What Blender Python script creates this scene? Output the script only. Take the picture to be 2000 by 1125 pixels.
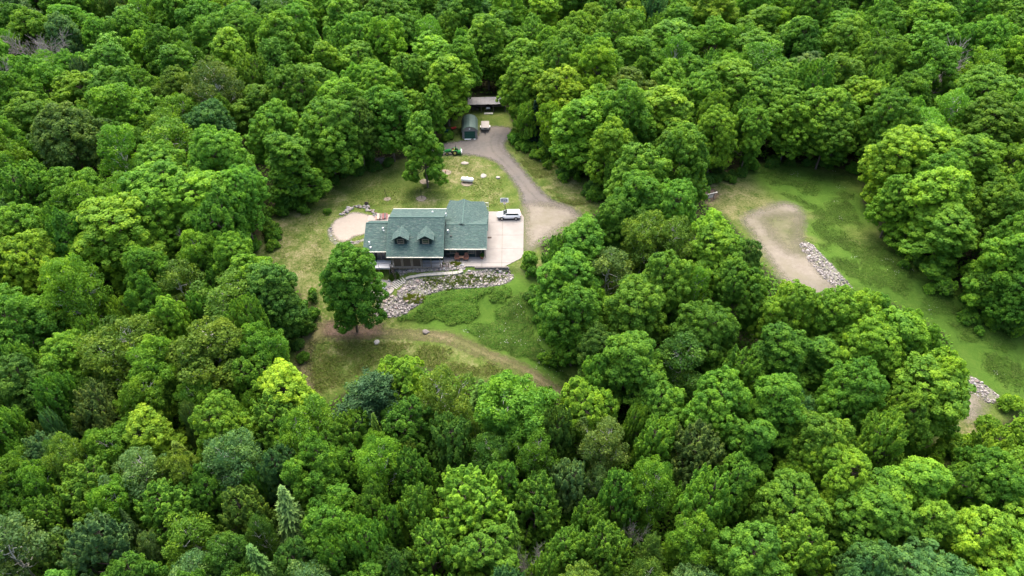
import bpy, bmesh, math, random
import numpy as np
from mathutils import Vector, Matrix

for o in list(bpy.data.objects): bpy.data.objects.remove(o)
scene = bpy.context.scene
COL = scene.collection
R = math.radians

# ------------------------------------------------------------------ camera, sky, sun, exposure
CAM_H, PITCH, FPX = 78.0, R(40.0), 1333.0
cam_d = bpy.data.cameras.new('camera'); cam = bpy.data.objects.new('camera', cam_d); COL.objects.link(cam)
cam.location = (0, 0, CAM_H); cam.rotation_euler = (math.pi/2 - PITCH, 0, 0)
cam_d.sensor_width = 36.0; cam_d.lens = 36.0*FPX/2000.0
cam_d.clip_start = 1.0; cam_d.clip_end = 6000.0
scene.camera = cam
scene.render.resolution_x, scene.render.resolution_y = 1024, 576

SUN_EL, SUN_AZ = R(64), R(-6)       # azimuth measured from +Y (away from camera) towards +X
world = bpy.data.worlds.new('World'); scene.world = world; world.use_nodes = True
nt = world.node_tree; nt.nodes.clear()
sky = nt.nodes.new('ShaderNodeTexSky'); sky.sky_type = 'NISHITA'; sky.sun_disc = False
sky.sun_elevation = SUN_EL; sky.sun_rotation = SUN_AZ
sky.air_density = 1.0; sky.dust_density = 6.0; sky.ozone_density = 0.6
bg = nt.nodes.new('ShaderNodeBackground'); bg.inputs['Strength'].default_value = 0.15
wo = nt.nodes.new('ShaderNodeOutputWorld')
nt.links.new(sky.outputs[0], bg.inputs['Color']); nt.links.new(bg.outputs[0], wo.inputs['Surface'])
sun_d = bpy.data.lights.new('sun', 'SUN'); sun_d.energy = 1.5; sun_d.angle = R(75); sun_d.color = (1.0, 0.95, 0.86)
sun = bpy.data.objects.new('sun', sun_d); COL.objects.link(sun)
sd = Vector((math.sin(SUN_AZ)*math.cos(SUN_EL), math.cos(SUN_AZ)*math.cos(SUN_EL), math.sin(SUN_EL)))
sun.rotation_euler = sd.to_track_quat('Z', 'Y').to_euler(); sun.location = (0, 100, 200)
vs = scene.view_settings
vs.view_transform = 'Standard'; vs.look = 'None'; vs.gamma = 1.0; vs.use_curve_mapping = False; vs.exposure = 1.72

# ------------------------------------------------------------------ helpers
def rng(seed): return np.random.default_rng(seed)
RND = random.Random(7)

def _h(ix, iy, seed):
    n = (ix*374761393 + iy*668265263 + seed*974634777) & 0xffffffff
    n = ((n ^ (n >> 13))*1274126177) & 0xffffffff
    return ((n ^ (n >> 16)) & 0xffff)/65535.0
def vnoise(x, y, scale, seed=0):
    x = np.asarray(x, float)/scale; y = np.asarray(y, float)/scale
    ix = np.floor(x).astype(np.int64); iy = np.floor(y).astype(np.int64)
    fx = x-ix; fy = y-iy; fx = fx*fx*(3-2*fx); fy = fy*fy*(3-2*fy)
    a = _h(ix, iy, seed); b = _h(ix+1, iy, seed); c = _h(ix, iy+1, seed); d = _h(ix+1, iy+1, seed)
    return (a*(1-fx)+b*fx)*(1-fy)+(c*(1-fx)+d*fx)*fy
def fbm(x, y, scale, seed=0):
    return (vnoise(x, y, scale, seed)+.5*vnoise(x, y, scale/2.1, seed+1)+.25*vnoise(x, y, scale/4.3, seed+2))/1.75
def sst(t): t = np.clip(t, 0, 1); return t*t*(3-2*t)

TX = [-200, -60, -34, -28.5, -26, -22, -18, -13, -8, 0, 8, 30, 100, 300]
TS = [112, 112, 110, 103, 101.2, 101.0, 100.8, 100.4, 99.6, 99.3, 99.5, 100, 100, 100]
TW = [30, 26, 18, 6, 3.0, 3.5, 5, 5, 2.2, 1.2, 8, 20, 30, 30]
TD = [1.5, 1.5, 1.5, 2.3, 2.8, 2.5, 1.7, 1.0, .8, 1.1, .8, .4, .3, .3]
def terr(X, Y):
    X = np.asarray(X, float); Y = np.asarray(Y, float)
    s = np.interp(X, TX, TS); w = np.interp(X, TX, TW); d = np.interp(X, TX, TD)
    z = -d*sst((s-Y)/w) - 2.2*sst((96-Y)/9) - .12*np.maximum(0, 90-np.maximum(Y, 0))
    z = z + .35*(fbm(X, Y, 24, 5)-.5)*sst((np.abs(X+15)-14)/10)
    return z
def ray(px, py):
    u = (np.asarray(px, float)-1000)/FPX; v = (562.5-np.asarray(py, float))/FPX
    c, s = math.cos(PITCH), math.sin(PITCH)
    return u, c+s*v, -s+c*v
def at(px, py, h=0.0):
    """ground point seen at photo pixel (or the foot of something whose point h above ground is seen there)"""
    dx, dy, dz = ray(px, py); z = 0*dx
    for _ in range(30):
        t = (CAM_H-z-h)/-dz
        z = .5*z+.5*terr(dx*t, dy*t)
    t = (CAM_H-z-h)/-dz
    return dx*t, dy*t, terr(dx*t, dy*t)
def proj(X, Y, Z):
    c, s = math.cos(PITCH), math.sin(PITCH)
    zz = np.asarray(Z, float)-CAM_H
    dep = Y*c - zz*s; up = Y*s + zz*c
    return 1000+FPX*X/dep, 562.5-FPX*up/dep, dep
def plane_at(px, py, z):
    dx, dy, dz = ray(px, py); t = (CAM_H-z)/-dz
    return float(dx*t), float(dy*t)
def pip(px, py, poly):
    px = np.asarray(px, float); py = np.asarray(py, float); ins = np.zeros(px.shape, bool)
    n = len(poly); j = n-1
    for i in range(n):
        xi, yi = poly[i]; xj, yj = poly[j]
        if yi != yj:
            c = ((yi > py) != (yj > py)) & (px < (xj-xi)*(py-yi)/(yj-yi)+xi)
            ins ^= c
        j = i
    return ins
def sdist(X, Y, poly):
    """signed distance to a polygon, negative inside"""
    X = np.asarray(X, float); Y = np.asarray(Y, float); d = np.full(X.shape, 1e9)
    n = len(poly)
    for i in range(n):
        ax, ay = poly[i]; bx, by = poly[(i+1) % n]
        vx, vy = bx-ax, by-ay; L = vx*vx+vy*vy+1e-9
        t = np.clip(((X-ax)*vx+(Y-ay)*vy)/L, 0, 1)
        d = np.minimum(d, np.hypot(X-ax-t*vx, Y-ay-t*vy))
    return np.where(pip(X, Y, poly), -d, d)
def smooth_poly(pts, n=6):
    out = []; N = len(pts)
    for i in range(N):
        p0, p1, p2, p3 = (np.array(pts[(i+k) % N], float) for k in (-1, 0, 1, 2))
        for k in range(n):
            t = k/n
            out.append(tuple(.5*(2*p1+(p2-p0)*t+(2*p0-5*p1+4*p2-p3)*t*t+(-p0+3*p1-3*p2+p3)*t**3)))
    return out
def px_poly(pts, n=6):
    if n: pts = smooth_poly(pts, n)
    out = []
    for a, b in pts:
        x, y, z = at(a, b); out.append((float(x), float(y)))
    return out

def link(name, me, mat=None, parent=None, loc=None):
    o = bpy.data.objects.new(name, me); COL.objects.link(o)
    if mat is not None and me is not None and len(me.materials) == 0: me.materials.append(mat)
    if parent is not None: o.parent = parent
    if loc is not None: o.location = loc
    return o
def empty(name, loc=(0, 0, 0), rz=0.0):
    o = bpy.data.objects.new(name, None); COL.objects.link(o); o.location = loc; o.rotation_euler = (0, 0, rz)
    o.empty_display_size = .3
    return o
def tag(o, label=None, cat=None, group=None, kind=None):
    if label: o['label'] = label
    if cat: o['category'] = cat
    if group: o['group'] = group
    if kind: o['kind'] = kind
    return o
def raw_mesh(name, V, F, attrs=None, smooth=False):
    """V (n,3), F (m,k) arrays; attrs {name: (domain, values)}"""
    V = np.asarray(V, np.float32); F = np.asarray(F, np.int32); me = bpy.data.meshes.new(name)
    m, k = F.shape
    me.vertices.add(len(V)); me.vertices.foreach_set('co', V.ravel())
    me.loops.add(m*k); me.loops.foreach_set('vertex_index', F.ravel())
    me.polygons.add(m); me.polygons.foreach_set('loop_start', np.arange(0, m*k, k, dtype=np.int32))
    if smooth: me.polygons.foreach_set('use_smooth', np.ones(m, bool))
    me.update(calc_edges=True)
    for an, (dom, vals) in (attrs or {}).items():
        vals = np.asarray(vals, np.float32)
        if vals.ndim == 2:
            a = me.attributes.new(an, 'FLOAT_COLOR', dom)
            a.data.foreach_set('color', np.hstack([vals, np.ones((len(vals), 1), np.float32)]).ravel().astype(np.float32))
        else:
            a = me.attributes.new(an, 'FLOAT', dom); a.data.foreach_set('value', vals)
    return me
class MB:
    """collects boxes, prisms, tubes and lofts, builds them as one mesh"""
    def __init__(s): s.V = []; s.F = []
    def add(s, vs_, fs):
        b = len(s.V); s.V += [tuple(map(float, v)) for v in vs_]; s.F += [[b+i for i in f] for f in fs]; return s
    def box(s, x0, x1, y0, y1, z0, z1):
        v = [(x0,y0,z0),(x1,y0,z0),(x1,y1,z0),(x0,y1,z0),(x0,y0,z1),(x1,y0,z1),(x1,y1,z1),(x0,y1,z1)]
        return s.add(v, [(3,2,1,0),(4,5,6,7),(0,1,5,4),(1,2,6,5),(2,3,7,6),(3,0,4,7)])
    def slab(s, quad, t):
        """a plate of thickness t below the given polygon"""
        q = [Vector(p) for p in quad]; n = (q[1]-q[0]).cross(q[2]-q[0]).normalized(); k = len(q)
        v = q+[p-n*t for p in q]
        return s.add(v, [tuple(range(k)), tuple(range(2*k-1, k-1, -1))]+[(i, i+k, (i+1) % k+k, (i+1) % k) for i in range(k)])
    def prism(s, poly, z0, z1):
        k = len(poly); v = [(x, y, z0) for x, y in poly]+[(x, y, z1) for x, y in poly]
        return s.add(v, [tuple(range(k-1, -1, -1)), tuple(range(k, 2*k))]+[(i, (i+1) % k, (i+1) % k+k, i+k) for i in range(k)])
    def tube(s, p0, p1, r0, r1=None, n=8, cap=True):
        r1 = r0 if r1 is None else r1; p0 = Vector(p0); p1 = Vector(p1); d = (p1-p0).normalized()
        a = d.orthogonal().normalized(); b = d.cross(a)
        v = []
        for p, r in ((p0, r0), (p1, r1)):
            for i in range(n):
                q = 2*math.pi*i/n; v.append(p+a*(r*math.cos(q))+b*(r*math.sin(q)))
        f = [(i, (i+1) % n, (i+1) % n+n, i+n) for i in range(n)]
        if cap: f += [tuple(range(n-1, -1, -1)), tuple(range(n, 2*n))]
        return s.add(v, f)
    def path(s, pts, r, n=6):
        for i in range(len(pts)-1): s.tube(pts[i], pts[i+1], r, r, n)
        return s
    def loft(s, rings, caps=True):
        n = len(rings[0]); v = [p for r in rings for p in r]; f = []
        for k in range(len(rings)-1):
            for i in range(n): f.append((k*n+i, k*n+(i+1) % n, (k+1)*n+(i+1) % n, (k+1)*n+i))
        if caps: f += [tuple(range(n-1, -1, -1)), tuple(range((len(rings)-1)*n, len(rings)*n))]
        return s.add(v, f)
    def build(s, name, mat, parent=None, bevel=0, smooth=False, loc=None):
        me = bpy.data.meshes.new(name); me.from_pydata(s.V, [], s.F); me.update()
        bm = bmesh.new(); bm.from_mesh(me); bmesh.ops.recalc_face_normals(bm, faces=bm.faces)
        if bevel: bmesh.ops.bevel(bm, geom=list(bm.edges), offset=bevel, segments=1, affect='EDGES', clamp_overlap=True)
        bm.to_mesh(me); bm.free()
        if smooth:
            for p in me.polygons: p.use_smooth = True
            me.set_sharp_from_angle(angle=R(35))
        return link(name, me, mat, parent, loc)
def copy_tree(o, parent=None):
    c = o.copy(); COL.objects.link(c); c.parent = parent
    for ch in list(o.children): copy_tree(ch, c)
    return c

# ------------------------------------------------------------------ materials
class NT:
    def __init__(s, name):
        s.m = bpy.data.materials.new(name); s.m.use_nodes = True; s.t = s.m.node_tree
        s.b = s.t.nodes['Principled BSDF']; s.out = s.t.nodes['Material Output']
    def n(s, typ, ins=None, **kw):
        nd = s.t.nodes.new(typ)
        for k, v in kw.items(): setattr(nd, k, v)
        for k, v in (ins or {}).items():
            if isinstance(v, bpy.types.NodeSocket): s.t.links.new(v, nd.inputs[k])
            else: nd.inputs[k].default_value = v
        return nd
    def l(s, a, b): s.t.links.new(a, b)
    def coord(s): return s.n('ShaderNodeTexCoord').outputs['Object']
    def pos(s): return s.n('ShaderNodeNewGeometry').outputs['Position']
    def noise(s, vec, scale, detail=4, rough=.6):
        return s.n('ShaderNodeTexNoise', {'Vector': vec, 'Scale': scale, 'Detail': detail, 'Roughness': rough}).outputs['Fac']
    def ramp(s, fac, stops):
        r = s.n('ShaderNodeValToRGB', {'Fac': fac}); e = r.color_ramp.elements
        while len(e) < len(stops): e.new(.5)
        for el, (p, c) in zip(e, stops): el.position = p; el.color = (*c, 1) if len(c) == 3 else c
        return r.outputs['Color']
    def mix(s, fac, a, b, typ='MIX'):
        m = s.n('ShaderNodeMix', data_type='RGBA', blend_type=typ)
        for i, v in ((0, fac), (6, a), (7, b)):
            if isinstance(v, bpy.types.NodeSocket): s.l(v, m.inputs[i])
            else: m.inputs[i].default_value = (*v, 1) if isinstance(v, tuple) and len(v) == 3 else v
        return m.outputs[2]
    def math(s, op, a, b=0.0, c=0.0, clamp=False):
        m = s.n('ShaderNodeMath', operation=op, use_clamp=clamp)
        for i, v in enumerate((a, b, c)):
            if isinstance(v, bpy.types.NodeSocket): s.l(v, m.inputs[i])
            else: m.inputs[i].default_value = v
        return m.outputs[0]
    def attr(s, name, out='Fac'): return s.n('ShaderNodeAttribute', attribute_name=name).outputs[out]
    def bump(s, h, strength=.3, dist=.05):
        b = s.n('ShaderNodeBump', {'Height': h, 'Strength': strength, 'Distance': dist}); s.l(b.outputs[0], s.b.inputs['Normal'])
    def base(s, c):
        if isinstance(c, bpy.types.NodeSocket): s.l(c, s.b.inputs['Base Color'])
        else: s.b.inputs['Base Color'].default_value = (*c, 1)
    def set(s, rough=.7, metal=0, spec=.3):
        s.b.inputs['Roughness'].default_value = rough; s.b.inputs['Metallic'].default_value = metal
        s.b.inputs['Specular IOR Level'].default_value = spec; return s
def simple(name, col, var=.25, scale=3.0, rough=.7, metal=0, spec=.3, bump=0, bscale=20):
    m = NT(name).set(rough, metal, spec); p = m.coord()
    n = m.noise(p, scale, 5)
    a = tuple(c*(1-var) for c in col); b = tuple(min(1, c*(1+var)) for c in col)
    m.base(m.ramp(n, [(.3, a), (.7, b)]))
    if bump: m.bump(m.noise(p, bscale, 3), bump, .02)
    return m.m
def leaf_mat(name, trans=.42):
    m = NT(name).set(.6, 0, .12)
    oc = m.n('ShaderNodeObjectInfo').outputs['Color']; t = m.attr('tint')
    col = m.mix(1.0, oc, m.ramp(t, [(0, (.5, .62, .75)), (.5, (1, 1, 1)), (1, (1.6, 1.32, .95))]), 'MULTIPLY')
    m.base(col)
    tr = m.n('ShaderNodeBsdfTranslucent', {'Color': m.mix(1.0, col, (1.15, 1.2, .6), 'MULTIPLY')})
    mx = m.n('ShaderNodeMixShader', {0: trans, 1: m.b.outputs[0], 2: tr.outputs[0]}); m.l(mx.outputs[0], m.out.inputs['Surface'])
    return m.m
M = {}
M['leaf'] = leaf_mat('leaves'); M['needle'] = leaf_mat('needles', .08)
M['bark'] = simple('bark', (.13, .105, .085), .4, 6, .9)
M['pale_bark'] = simple('pale_bark', (.55, .53, .48), .3, 5, .85)
M['grey_bark'] = simple('grey_bark', (.27, .245, .23), .3, 5, .9)
def siding(name, col, step=.2):
    m = NT(name).set(.6); p = m.coord(); s = m.n('ShaderNodeSeparateXYZ', {0: p}).outputs['Z']
    f = m.math('FRACT', m.math('DIVIDE', s, step))
    m.base(m.mix(m.noise(p, 3), tuple(c*.8 for c in col), tuple(c*1.2 for c in col))); m.bump(f, .6, .03)
    return m.m
M['siding'] = siding('dark_siding', (.012, .026, .027)); M['brown_wood'] = simple('brown_wood', (.11, .085, .07), .3, 8)
M['trim_brown'] = simple('trim_brown', (.19, .155, .125), .2, 6)
M['cream'] = simple('cream_trim', (.66, .62, .53), .08, 4, .5)
M['white'] = simple('white_paint', (.8, .8, .78), .05, 4, .4)
M['black'] = simple('black_metal', (.02, .02, .022), .3, 6, .5)
M['dark_metal'] = simple('dark_metal', (.05, .05, .052), .3, 6, .5, .4)
M['steel'] = simple('steel', (.5, .5, .5), .15, 6, .35, .8)
M['grey_deck'] = simple('grey_deck', (.42, .42, .43), .12, 2, .6)
def screen():
    m = NT('insect_screen').set(.35, 0, .5); m.base((.022, .018, .017)); return m.m
M['screen'] = screen()
def glass():
    m = NT('window_glass').set(.06, 0, .7); m.base((.03, .036, .04)); return m.m
M['glass'] = glass()
def shingles(name='green_shingles', tone=.5):
    m = NT(name).set(.85, 0, .2); p = m.coord()
    mp = m.n('ShaderNodeMapping', {'Vector': p, 'Scale': (1.1, 3.2, 3.2)}).outputs[0]
    v = m.n('ShaderNodeTexVoronoi', {'Vector': mp, 'Scale': 1.9, 'Randomness': 1.0}, feature='F1')
    vc = m.n('ShaderNodeSeparateColor', {0: v.outputs['Color']}).outputs[0]
    n2 = m.noise(p, .55, 4); n3 = m.noise(p, 9, 3)
    k = lambda c: tuple(x*tone for x in c)
    c1 = m.ramp(vc, [(0, k((.05, .085, .083))), (.3, k((.065, .125, .11))), (.55, k((.1, .145, .145))), (.75, k((.09, .175, .145))), (1, k((.19, .24, .21)))])
    c2 = m.mix(m.math('MULTIPLY', n2, .3), c1, k((.07, .14, .125)))
    m.base(m.mix(.15, c2, m.ramp(n3, [(.3, (.03, .06, .06)), (.7, (.17, .27, .25))])))
    m.bump(vc, .6, .03); return m.m
M['shingle'] = shingles(); M['ridge'] = simple('ridge_shingle', (.07, .125, .108), .2, 5, .85)
def concrete(name, c0, c1, sc=.5):
    m = NT(name).set(.85, 0, .25); p = m.pos()
    n = m.noise(p, sc, 6, .65); s = m.noise(p, 14, 3)
    st = m.noise(p, .22, 3)
    b = m.mix(m.math('MULTIPLY', s, .5), m.ramp(n, [(.3, c0), (.7, c1)]), c0)
    m.base(m.mix(m.ramp(st, [(.52, (0, 0, 0)), (.72, (.35, .35, .35))]), b, tuple(c*.72 for c in c0))); m.bump(s, .1, .01); return m.m
M['concrete'] = concrete('concrete', (.215, .198, .182), (.28, .26, .24))
M['pale_stone'] = concrete('pale_stone', (.25, .24, .215), (.34, .325, .295), 1.2)
M['block'] = concrete('wall_block', (.14, .125, .115), (.23, .21, .195), 2.0)
def rockm():
    m = NT('field_stone').set(.85, 0, .2); p = m.pos(); t = m.attr('tint')
    c = m.ramp(t, [(0, (.07, .065, .063)), (.25, (.16, .148, .148)), (.5, (.25, .225, .222)), (.75, (.33, .3, .295)), (1, (.45, .43, .41))])
    m.base(m.mix(1.0, c, m.ramp(m.noise(p, 7, 4), [(.3, (.7, .7, .7)), (.7, (1.15, 1.12, 1.1))]), 'MULTIPLY')); return m.m
M['rock'] = rockm()
def rock_obj():
    m = NT('boulder_stone').set(.85, 0, .2); p = m.pos()
    oc = m.n('ShaderNodeObjectInfo').outputs['Color']
    m.base(m.mix(1.0, oc, m.ramp(m.noise(p, 5, 5), [(.3, (.65, .63, .62)), (.7, (1.15, 1.12, 1.1))]), 'MULTIPLY')); m.bump(m.noise(p, 9), .4, .03); return m.m
M['boulder'] = rock_obj()
def sheet_mat(name, cols, sc=1.2, edge_sc=1.1, track=None, soft=4.0, th=.98):
    """draped gravel or dirt whose ragged edge thins out over the grass (attribute 'cover')"""
    m = NT(name).set(.95, 0, .1); p = m.pos()
    n = m.noise(p, sc, 6, .7); f = m.noise(p, 9, 4, .8); g = m.noise(p, .16, 3)
    c = m.ramp(m.math('ADD', m.math('MULTIPLY', n, .55), m.math('MULTIPLY', f, .45)), [(.3, cols[0]), (.5, cols[1]), (.7, cols[2])])
    if track: c = m.mix(m.ramp(g, [(.4, (0, 0, 0)), (.62, (.75, .75, .75))]), c, track)
    m.base(c); m.bump(f, .35, .03)
    cov = m.attr('cover'); e = m.math('ADD', m.math('MULTIPLY', m.noise(p, edge_sc, 5, .75), .75), m.math('MULTIPLY', m.noise(p, 5, 3), .45))
    a = m.math('MULTIPLY', m.math('SUBTRACT', m.math('ADD', cov, e), th), soft, clamp=True)
    tr = m.n('ShaderNodeBsdfTransparent'); mx = m.n('ShaderNodeMixShader', {0: a, 1: tr.outputs[0], 2: m.b.outputs[0]}); m.l(mx.outputs[0], m.out.inputs['Surface'])
    return m.m
M['grey_gravel'] = sheet_mat('grey_gravel', [(.075, .069, .064), (.112, .104, .096), (.16, .148, .136)], track=(.145, .128, .112), soft=2.4)
M['tan_gravel'] = sheet_mat('tan_gravel', [(.135, .118, .096), (.19, .168, .138), (.25, .222, .185)], track=(.15, .138, .095), soft=1.8)
M['worn_gravel'] = sheet_mat('worn_gravel', [(.09, .095, .05), (.14, .132, .082), (.2, .178, .13)], track=(.085, .1, .04), soft=1.6)
M['sand'] = sheet_mat('patio_sand', [(.225, .195, .165), (.27, .235, .2), (.315, .275, .235)], soft=2.2)
M['dirt'] = sheet_mat('dirt_track', [(.085, .078, .036), (.14, .122, .062), (.2, .172, .1)], track=(.09, .1, .034), soft=2.0, th=.97)
M['brown_dirt'] = sheet_mat('bare_dirt', [(.1, .07, .05), (.15, .105, .078), (.17, .125, .095)], soft=2.0, th=.85)
M['mulch'] = sheet_mat('pale_mulch', [(.15, .125, .095), (.21, .178, .14), (.27, .232, .19)])
def ground_mat():
    m = NT('grass_ground').set(.95, 0, .1); p = m.pos()
    z = m.n('ShaderNodeSeparateColor', {0: m.attr('zone', 'Color')})
    dry, lush, wood = z.outputs[0], z.outputs[1], z.outputs[2]
    n1 = m.noise(p, .35, 6, .7); n2 = m.noise(p, 2.4, 5, .7); n3 = m.noise(p, 11, 3, .7)
    mixn = m.math('ADD', m.math('MULTIPLY', n1, .4), m.math('ADD', m.math('MULTIPLY', n2, .35), m.math('MULTIPLY', n3, .25)))
    green = m.ramp(mixn, [(.37, (.022, .048, .007)), (.46, (.055, .09, .015)), (.53, (.09, .12, .026)), (.63, (.18, .175, .078))])
    dryc = m.ramp(mixn, [(.37, (.042, .06, .014)), (.46, (.1, .108, .036)), (.53, (.155, .148, .066)), (.63, (.25, .22, .135))])
    lushc = m.ramp(mixn, [(.34, (.034, .076, .01)), (.5, (.052, .108, .013)), (.66, (.085, .138, .022))])
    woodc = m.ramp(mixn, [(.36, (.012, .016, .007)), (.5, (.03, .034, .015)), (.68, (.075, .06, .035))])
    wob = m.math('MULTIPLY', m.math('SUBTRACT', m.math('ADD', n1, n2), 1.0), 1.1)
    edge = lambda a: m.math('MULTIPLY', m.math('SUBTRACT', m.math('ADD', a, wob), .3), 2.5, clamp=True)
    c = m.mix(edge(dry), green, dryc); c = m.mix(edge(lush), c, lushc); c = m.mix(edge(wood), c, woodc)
    m.base(c); m.bump(m.math('ADD', n2, n3), .5, .12); return m.m
M['ground'] = ground_mat()
def blade_mat(name):
    m = NT(name).set(.8, 0, .15); t = m.attr('tint', 'Color'); m.base(t)
    tr = m.n('ShaderNodeBsdfTranslucent', {'Color': t}); mx = m.n('ShaderNodeMixShader', {0: .25, 1: m.b.outputs[0], 2: tr.outputs[0]}); m.l(mx.outputs[0], m.out.inputs['Surface'])
    return m.m
M['track'] = sheet_mat('wheel_track', [(.11, .097, .09), (.15, .133, .122), (.19, .17, .155)], soft=1.3)
M['gravel_bed'] = sheet_mat('gravel_bed', [(.09, .085, .08), (.2, .185, .175), (.34, .32, .3)], sc=4.0, track=(.1, .12, .05))
M['blade'] = blade_mat('grass_blades')
# ------------------------------------------------------------------ open ground seen in the photograph (photo pixels)
CLEAR_A = [(505,497),(518,470),(548,420),(600,395),(628,362),(690,345),(740,327),(790,318),(860,300),(868,275),(880,252),(895,240),(925,222),(930,196),(975,190),
 (976,212),(985,240),(1003,250),(1003,285),(1040,285),(1070,305),(1105,330),(1140,362),(1183,392),(1190,404),(1125,415),(1112,440),(1060,452),(1032,472),
 (1042,500),(1042,560),(1046,620),(1070,690),(1120,735),(1085,752),(1010,722),(940,728),(870,708),(780,690),(720,712),(640,765),(628,770),(600,722),(570,715),
 (578,655),(603,622),(607,570),(565,512)]
CLEAR_B = [(1355,372),(1400,362),(1440,340),(1480,325),(1560,325),(1620,335),(1672,340),(1668,390),(1700,450),(1770,500),(1830,540),(1880,592),(1920,632),(2060,690),
 (2060,800),(1985,782),(1950,800),(1915,830),(1860,850),(1835,890),(1800,880),(1812,860),(1872,840),(1905,790),(1902,722),(1860,645),(1790,598),(1700,560),(1640,548),
 (1610,560),(1540,545),(1498,505),(1478,470),(1430,420),(1385,392)]
WA = px_poly(CLEAR_A, 0); WB = px_poly(CLEAR_B, 0)

# grass tone areas: (px, py, radius in metres, strength)
DRY = [(905,335,9,.9),(870,345,6,.7),(960,380,6,.6),(820,385,6,.5),(830,400,4,.8),(1080,340,6,.6),(1110,365,7,.75),(1150,385,6,.7),(1040,310,5,.5),
 (560,440,8,.8),(610,500,8,.9),(585,560,8,.85),(540,470,6,.8),(640,390,6,.6),(720,360,5,.5),(620,430,6,.7),(600,640,7,.6),(1035,525,4,1.0),(1030,545,2.5,.7),(1400,385,9,.9),(1450,365,8,.8),(1470,395,7,.8),(1430,410,6,.9),
 (1590,420,3.5,.9),(1580,460,3,.9),(1700,520,9,.6),(1660,480,5,.5),(1560,400,4,.7),(740,340,7,.35),(655,400,6,.4),(650,660,7,.6),(780,665,7,.55),(900,690,6,.5),(1890,840,6,.8),(1950,760,5,.6)]
LUSH = [(1540,350,9,1.0),(1600,380,10,1.0),(1500,340,5,.8),(1650,400,9,1.0),(1610,450,5,.9),(1640,500,6,1.0),(1680,540,6,.9),(1760,560,11,1.0),(1830,590,11,1.0),(1900,660,12,1.0),(1960,720,10,.9),
 (930,590,9,1.0),(1000,600,9,1.0),(1030,660,8,.9),(860,600,6,1.0),(960,640,6,.8),(1060,700,7,.8),(700,375,5,.3),(780,350,5,.35),(830,350,5,.5),(520,480,4,.3)]
def blob(X, Y, lst, k=1.0):
    f = np.zeros(X.shape)
    for a, b, r, s in lst:
        x, y, _ = at(a, b); f = np.maximum(f, s*k*np.exp(-((X-x)**2+(Y-y)**2)/(r*r)))
    return f

def axis(lo, hi, step, far_lo, far_hi):
    a = list(np.arange(lo, hi+1e-6, step)); s = step
    while a[-1] < far_hi: s *= 1.25; a.append(a[-1]+s)
    s = step
    while a[0] > far_lo: s *= 1.25; a.insert(0, a[0]-s)
    return np.array(a)
def build_ground():
    xs = axis(-72, 100, .6, -2500, 2500); ys = axis(50, 180, .6, -300, 4500)
    X, Y = np.meshgrid(xs, ys); Z = terr(X, Y)
    Z = Z+.05*(fbm(X, Y, 1.6, 31)-.5)
    nx, ny = len(xs), len(ys); idx = np.arange(nx*ny).reshape(ny, nx)
    F = np.stack([idx[:-1, :-1], idx[:-1, 1:], idx[1:, 1:], idx[1:, :-1]], -1).reshape(-1, 4)
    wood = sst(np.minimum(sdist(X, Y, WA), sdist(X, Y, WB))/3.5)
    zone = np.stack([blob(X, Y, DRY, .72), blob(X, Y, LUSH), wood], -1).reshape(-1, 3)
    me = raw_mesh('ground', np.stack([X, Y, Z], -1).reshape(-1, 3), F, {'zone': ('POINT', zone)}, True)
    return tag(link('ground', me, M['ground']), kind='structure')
build_ground()

def drape(name, poly, mat, off=.03, res=.4, fall=1.0, label=None):
    P = np.array(poly); x0, y0 = P.min(0)-fall; x1, y1 = P.max(0)+fall
    xs = np.arange(x0, x1+res, res); ys = np.arange(y0, y1+res, res)
    X, Y = np.meshgrid(xs, ys); s = sdist(X, Y, poly)
    keep = s < fall; kc = keep[:-1, :-1] & keep[:-1, 1:] & keep[1:, 1:] & keep[1:, :-1]
    nx, ny = len(xs), len(ys); idx = np.arange(nx*ny).reshape(ny, nx)
    F = np.stack([idx[:-1, :-1], idx[:-1, 1:], idx[1:, 1:], idx[1:, :-1]], -1)[kc].reshape(-1, 4)
    used = np.unique(F); remap = np.full(nx*ny, -1); remap[used] = np.arange(len(used))
    V = np.stack([X, Y, terr(X, Y)+.05*(fbm(X, Y, 1.6, 31)-.5)+off], -1).reshape(-1, 3)[used]
    cov = np.clip(.5-s/(2*fall), 0, 1).reshape(-1)[used]
    me = raw_mesh(name, V, remap[F], {'cover': ('POINT', cov)}, True)
    return tag(link(name, me, mat), label, kind='structure')

drape('gravel_driveway', px_poly([(850,284),(900,274),(928,266),(940,248),(968,246),(1000,250),(1000,264),(987,284),(1002,306),(1024,332),(1050,362),(1080,390),(1118,404),(1120,425),
   (1060,425),(1030,408),(1018,396),(1014,376),(1000,354),(986,336),(966,317),(940,307),(905,303),(850,304)], 4), M['grey_gravel'], .036, .4, 1.8)
def strip(name, pts, offs, w, mat, off, fall):
    P = smooth_poly(pts+pts[::-1], 4)[:4*(len(pts)-1)+1]; W = np.array([[float(v) for v in at(*p)[:2]] for p in P]); T = np.gradient(W, axis=0); T /= np.linalg.norm(T, axis=1, keepdims=True); N = np.stack([-T[:, 1], T[:, 0]], -1)
    a = W+N*(offs-w/2); b_ = W+N*(offs+w/2); return drape(name, [tuple(q) for q in a]+[tuple(q) for q in b_[::-1]], mat, off, .3, fall)
for q in (-.95, .95): strip('wheel_track', [(1078,404),(1052,383),(1024,350),(998,320),(972,296),(966,278),(972,262)], q, .3, M['track'], .048, 1.1)
for q in (-.9, .9): strip('wheel_track', [(612,800),(596,720),(600,660),(608,630),(606,600)], q, .4, M['dirt'], .05, .8)
for q in (-.9, .9): strip('wheel_track', [(640,650),(740,652),(830,656),(890,668),(960,700),(1030,732),(1085,765)], q, .3, M['dirt'], .056, .9)
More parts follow.
